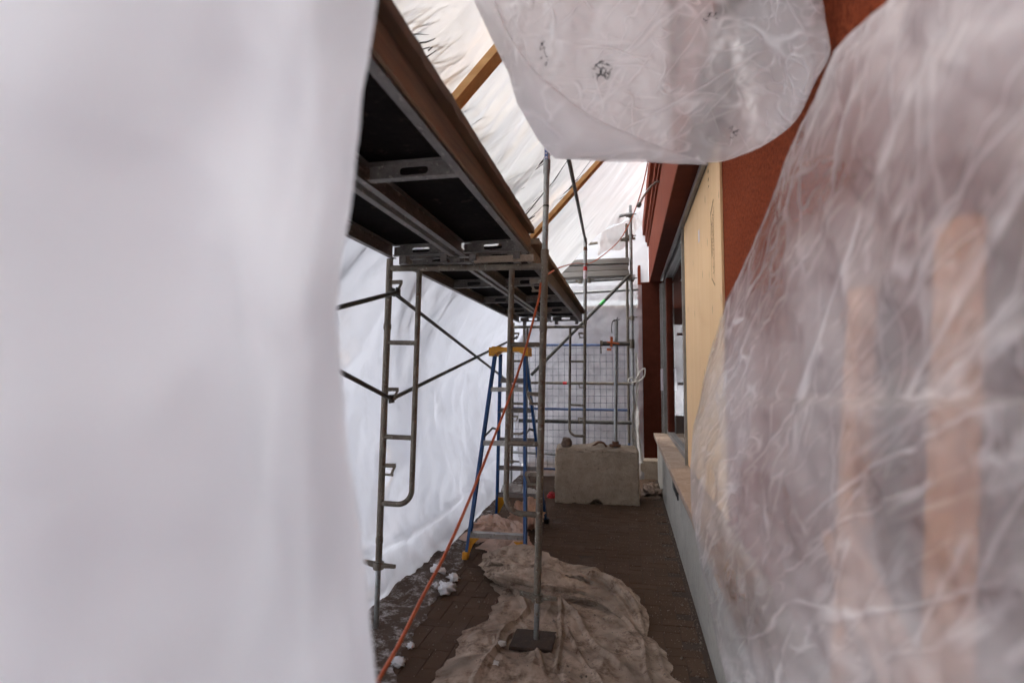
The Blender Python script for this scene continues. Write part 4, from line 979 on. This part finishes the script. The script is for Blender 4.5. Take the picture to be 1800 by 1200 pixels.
def f_top(u, v):
    bx = interp(SWX, u); by = interp(SWY, u)
    tx = lerp(800, 1420, u)
    if v > .28:                                     # front face, bottom edge (v=.28) upwards
        t = (v - .28) / .72; px = lerp(bx, tx, t); py = lerp(by, -420, t ** 1.0)
        d = 1.98 - .20 * math.sin(min(1, t * 1.5) * math.pi / 2) * math.sin(math.pi * u) ** .6
        px_, py_ = px, py
        diag = .5 + (py_ - interp([(840, -60), (870, 30), (940, 120), (1010, 180), (1100, 230), (1200, 262), (1400, 300)], px_)) / 16
        d -= .006 * sstep(0, 1, diag) * (1 - sstep(1100, 1250, px_))
        d -= .02 * math.sin(min(1, t / .05) * math.pi / 2)
    else:
        t = 1 - v / .28; px = lerp(bx, lerp(960, 1330, u), t); py = lerp(by, by - 330 - 120 * math.sin(math.pi * u), t); d = 1.98 + .9 * t ** .8
    d -= .28 * sstep(.7, .93, u)
    p = P(px, py, d)
    w = .022 * (ridge(Vector((p.x * 4, p.z * 4.5 + p.x * 2, p.y)), 4) - .5) + .012 * fbm(Vector((p.x * 7, p.z * 7, 3)), 4)
    p.y += w * (1 if v > .3 else .6)
    p.x = min(p.x, WX - .01)
    return p
sheet('sagging_roof_sheet', f_top, 170, 140, M['film_top'], (0, 2, 2.4), 'sagging bag of translucent plastic hanging overhead with black smudges', uv=True)

SAG = bpy.data.objects['sagging_roof_sheet']
LB = [(832, 0), (862, 65), (893, 128), (908, 180), (945, 246), (975, 278), (1060, 284), (1150, 286), (1245, 290)]
LTP = [(868, 0), (890, 50), (918, 95), (945, 125), (1000, 172), (1050, 206), (1120, 240), (1190, 266), (1246, 287)]
def f_lip(u, v):
    k = u * (len(LB) - 1); i = min(int(k), len(LB) - 2); t = k - i
    b_ = (lerp(LB[i][0], LB[i+1][0], t), lerp(LB[i][1], LB[i+1][1], t)); a_ = (lerp(LTP[i][0], LTP[i+1][0], t), lerp(LTP[i][1], LTP[i+1][1], t))
    d = 1.975 - .16 * math.sin(v * math.pi / 2) * math.sin(math.pi * (.12 + .85 * u)) - .012
    p = P(lerp(b_[0], a_[0], v), lerp(b_[1], a_[1], v), d)
    p.y += .016 * (ridge(Vector((p.x * 5, p.z * 5, 2)), 4) - .5) + (.012 * sstep(.93, 1, v))
    return p
sheet('front_lip', f_lip, 110, 40, M['film_lip'], None, None, parent=SAG)
# ------------------------------------------------------------------ bare trees outside, leaning over the plastic roof
def PR(px, py, off=.125):
    r = ray(px, py); c = cam.location      # where that line of sight meets the sloping roof
    k = (3.35 + 1.07 * .83 + off + 1.07 * c.x - c.z) / (r.z - 1.07 * r.x); return c + r * k
def tree(x, y, h, label, seed, limbs=(), tufts=()):
    rnd = random.Random(seed); t = thing('bare_tree', label, 'tree', (x, y, -.04), 'bare trees outside the enclosure')
    trunk = MB(); br = MB()
    def clamp(p):
        zr = roof_z(p.x) + .135
        if p.x > -2.15 and p.z < zr: p.z = zr + .01 * rnd.random()
        if p.x > -2.3 and p.z < zr: p.x = -2.3
        return p
    def grow(mb, p, d, L, r, lvl):
        pts = [p]; rr = [r]; n = 5
        for i in range(n):
            d = (d + Vector((rnd.gauss(0, .13), rnd.gauss(0, .13), rnd.gauss(0, .08)))).normalized()
            p = clamp(p + d * (L / n)); pts.append(p); rr.append(max(.0016, r * (1 - .6 * (i + 1) / n)))
            if lvl < 4 and i > 0:
                for q in range(2 if lvl < 3 else 3):
                    dd = (d + Vector((rnd.uniform(-.7, .8), rnd.uniform(-.9, .9), rnd.uniform(-.2, .7)))).normalized()
                    grow(br, p, dd, L * rnd.uniform(.45, .65), rr[-1] * .6, lvl + 1)
        mb.tube(pts, rr, 5 if lvl > 1 else 8, False)
    for (px, py, n_, L) in tufts:
        q = PR(px, py)
        for w in range(n_):
            o_ = Vector((rnd.gauss(0, .05), rnd.gauss(0, .06), 0)); a_ = rnd.gauss(.55, .16); l_ = L * rnd.uniform(.4, 1.1)
            e = [q + o_ + Vector((math.cos(a_) * l_ * t * .68, math.sin(a_) * l_ * t, 0)) for t in (-.6, -.2, .3, .7)]
            for v_ in e: v_.z = roof_z(v_.x) + .119 + .008 * rnd.random(); v_.y += rnd.gauss(0, .006)
            br.tube(e, [.0045, .0035, .0025, .0012], 4, False)
        br.tube([Vector((-2.25, q.y - .7, 2.25)), Vector((lerp(-2.2, q.x, .5), q.y - .35, roof_z(lerp(-2.2, q.x, .5)) + .24)), q + Vector((0, 0, .03))], [.010, .006, .003], 4, False)
    for (yy_, x1, n_) in limbs:
        p0 = clamp(Vector((-2.25, yy_, 2.2))); br.tube([Vector((x + .1, y, 1.7)), Vector((x + .3, (y + yy_) / 2, 2.0)), p0], [.03, .022, .016], 6, False)
        pts = []; m_ = 14
        for k in range(m_ + 1):
            xx = lerp(-2.2, x1, k / m_); pts.append(Vector((xx, yy_ + .25 * (k / m_) + .05 * noise.noise(Vector((xx * 3, yy_, 1))), roof_z(xx) + .128 + .02 * rnd.random())))
        br.tube([p0] + pts, [.016] + [.013 * (1 - .75 * k / m_) for k in range(m_ + 1)], 5, False)
        for k in range(3, m_ + 1):
            for w in range(n_):
                L = rnd.uniform(.12, .42); a_ = rnd.gauss(.25, .35); q = pts[k]
                e = [q + Vector((math.cos(a_) * L * t * .7, math.sin(a_) * L * t, 0)) for t in (0, .5, 1)]
                for v_ in e: v_.z = roof_z(v_.x) + .122 + .015 * rnd.random()
                br.tube(e, [.005, .0035, .0015], 4, False)
    grow(trunk, Vector((x, y, -.04)), Vector((.12, 0, 1)), h, .07, 1)
    trunk.build('trunk', M['bark'], t); br.build('branches', M['bark'], t)
tree(-2.85, 2.9, 3.6, 'bare tree outside whose twigs show through the near roof sheet', 3, [(3.3, -1.15, 2)], [(712, 18, 6, .25), (745, 55, 6, .22), (772, 112, 9, .22), (788, 140, 9, .2), (812, 190, 5, .2), (838, 232, 8, .24), (852, 250, 8, .26)])
tree(-2.95, 4.9, 3.4, 'bare tree outside whose twigs show through the roof sheet by the upright pole', 8, [(4.5, -1.1, 2)], [(868, 285, 6, .26), (890, 318, 9, .3), (903, 330, 8, .3), (922, 372, 7, .3), (940, 300, 3, .3)])
tree(-4.4, 7.6, 4.2, 'bare tree standing farther off outside the plastic wall', 12)
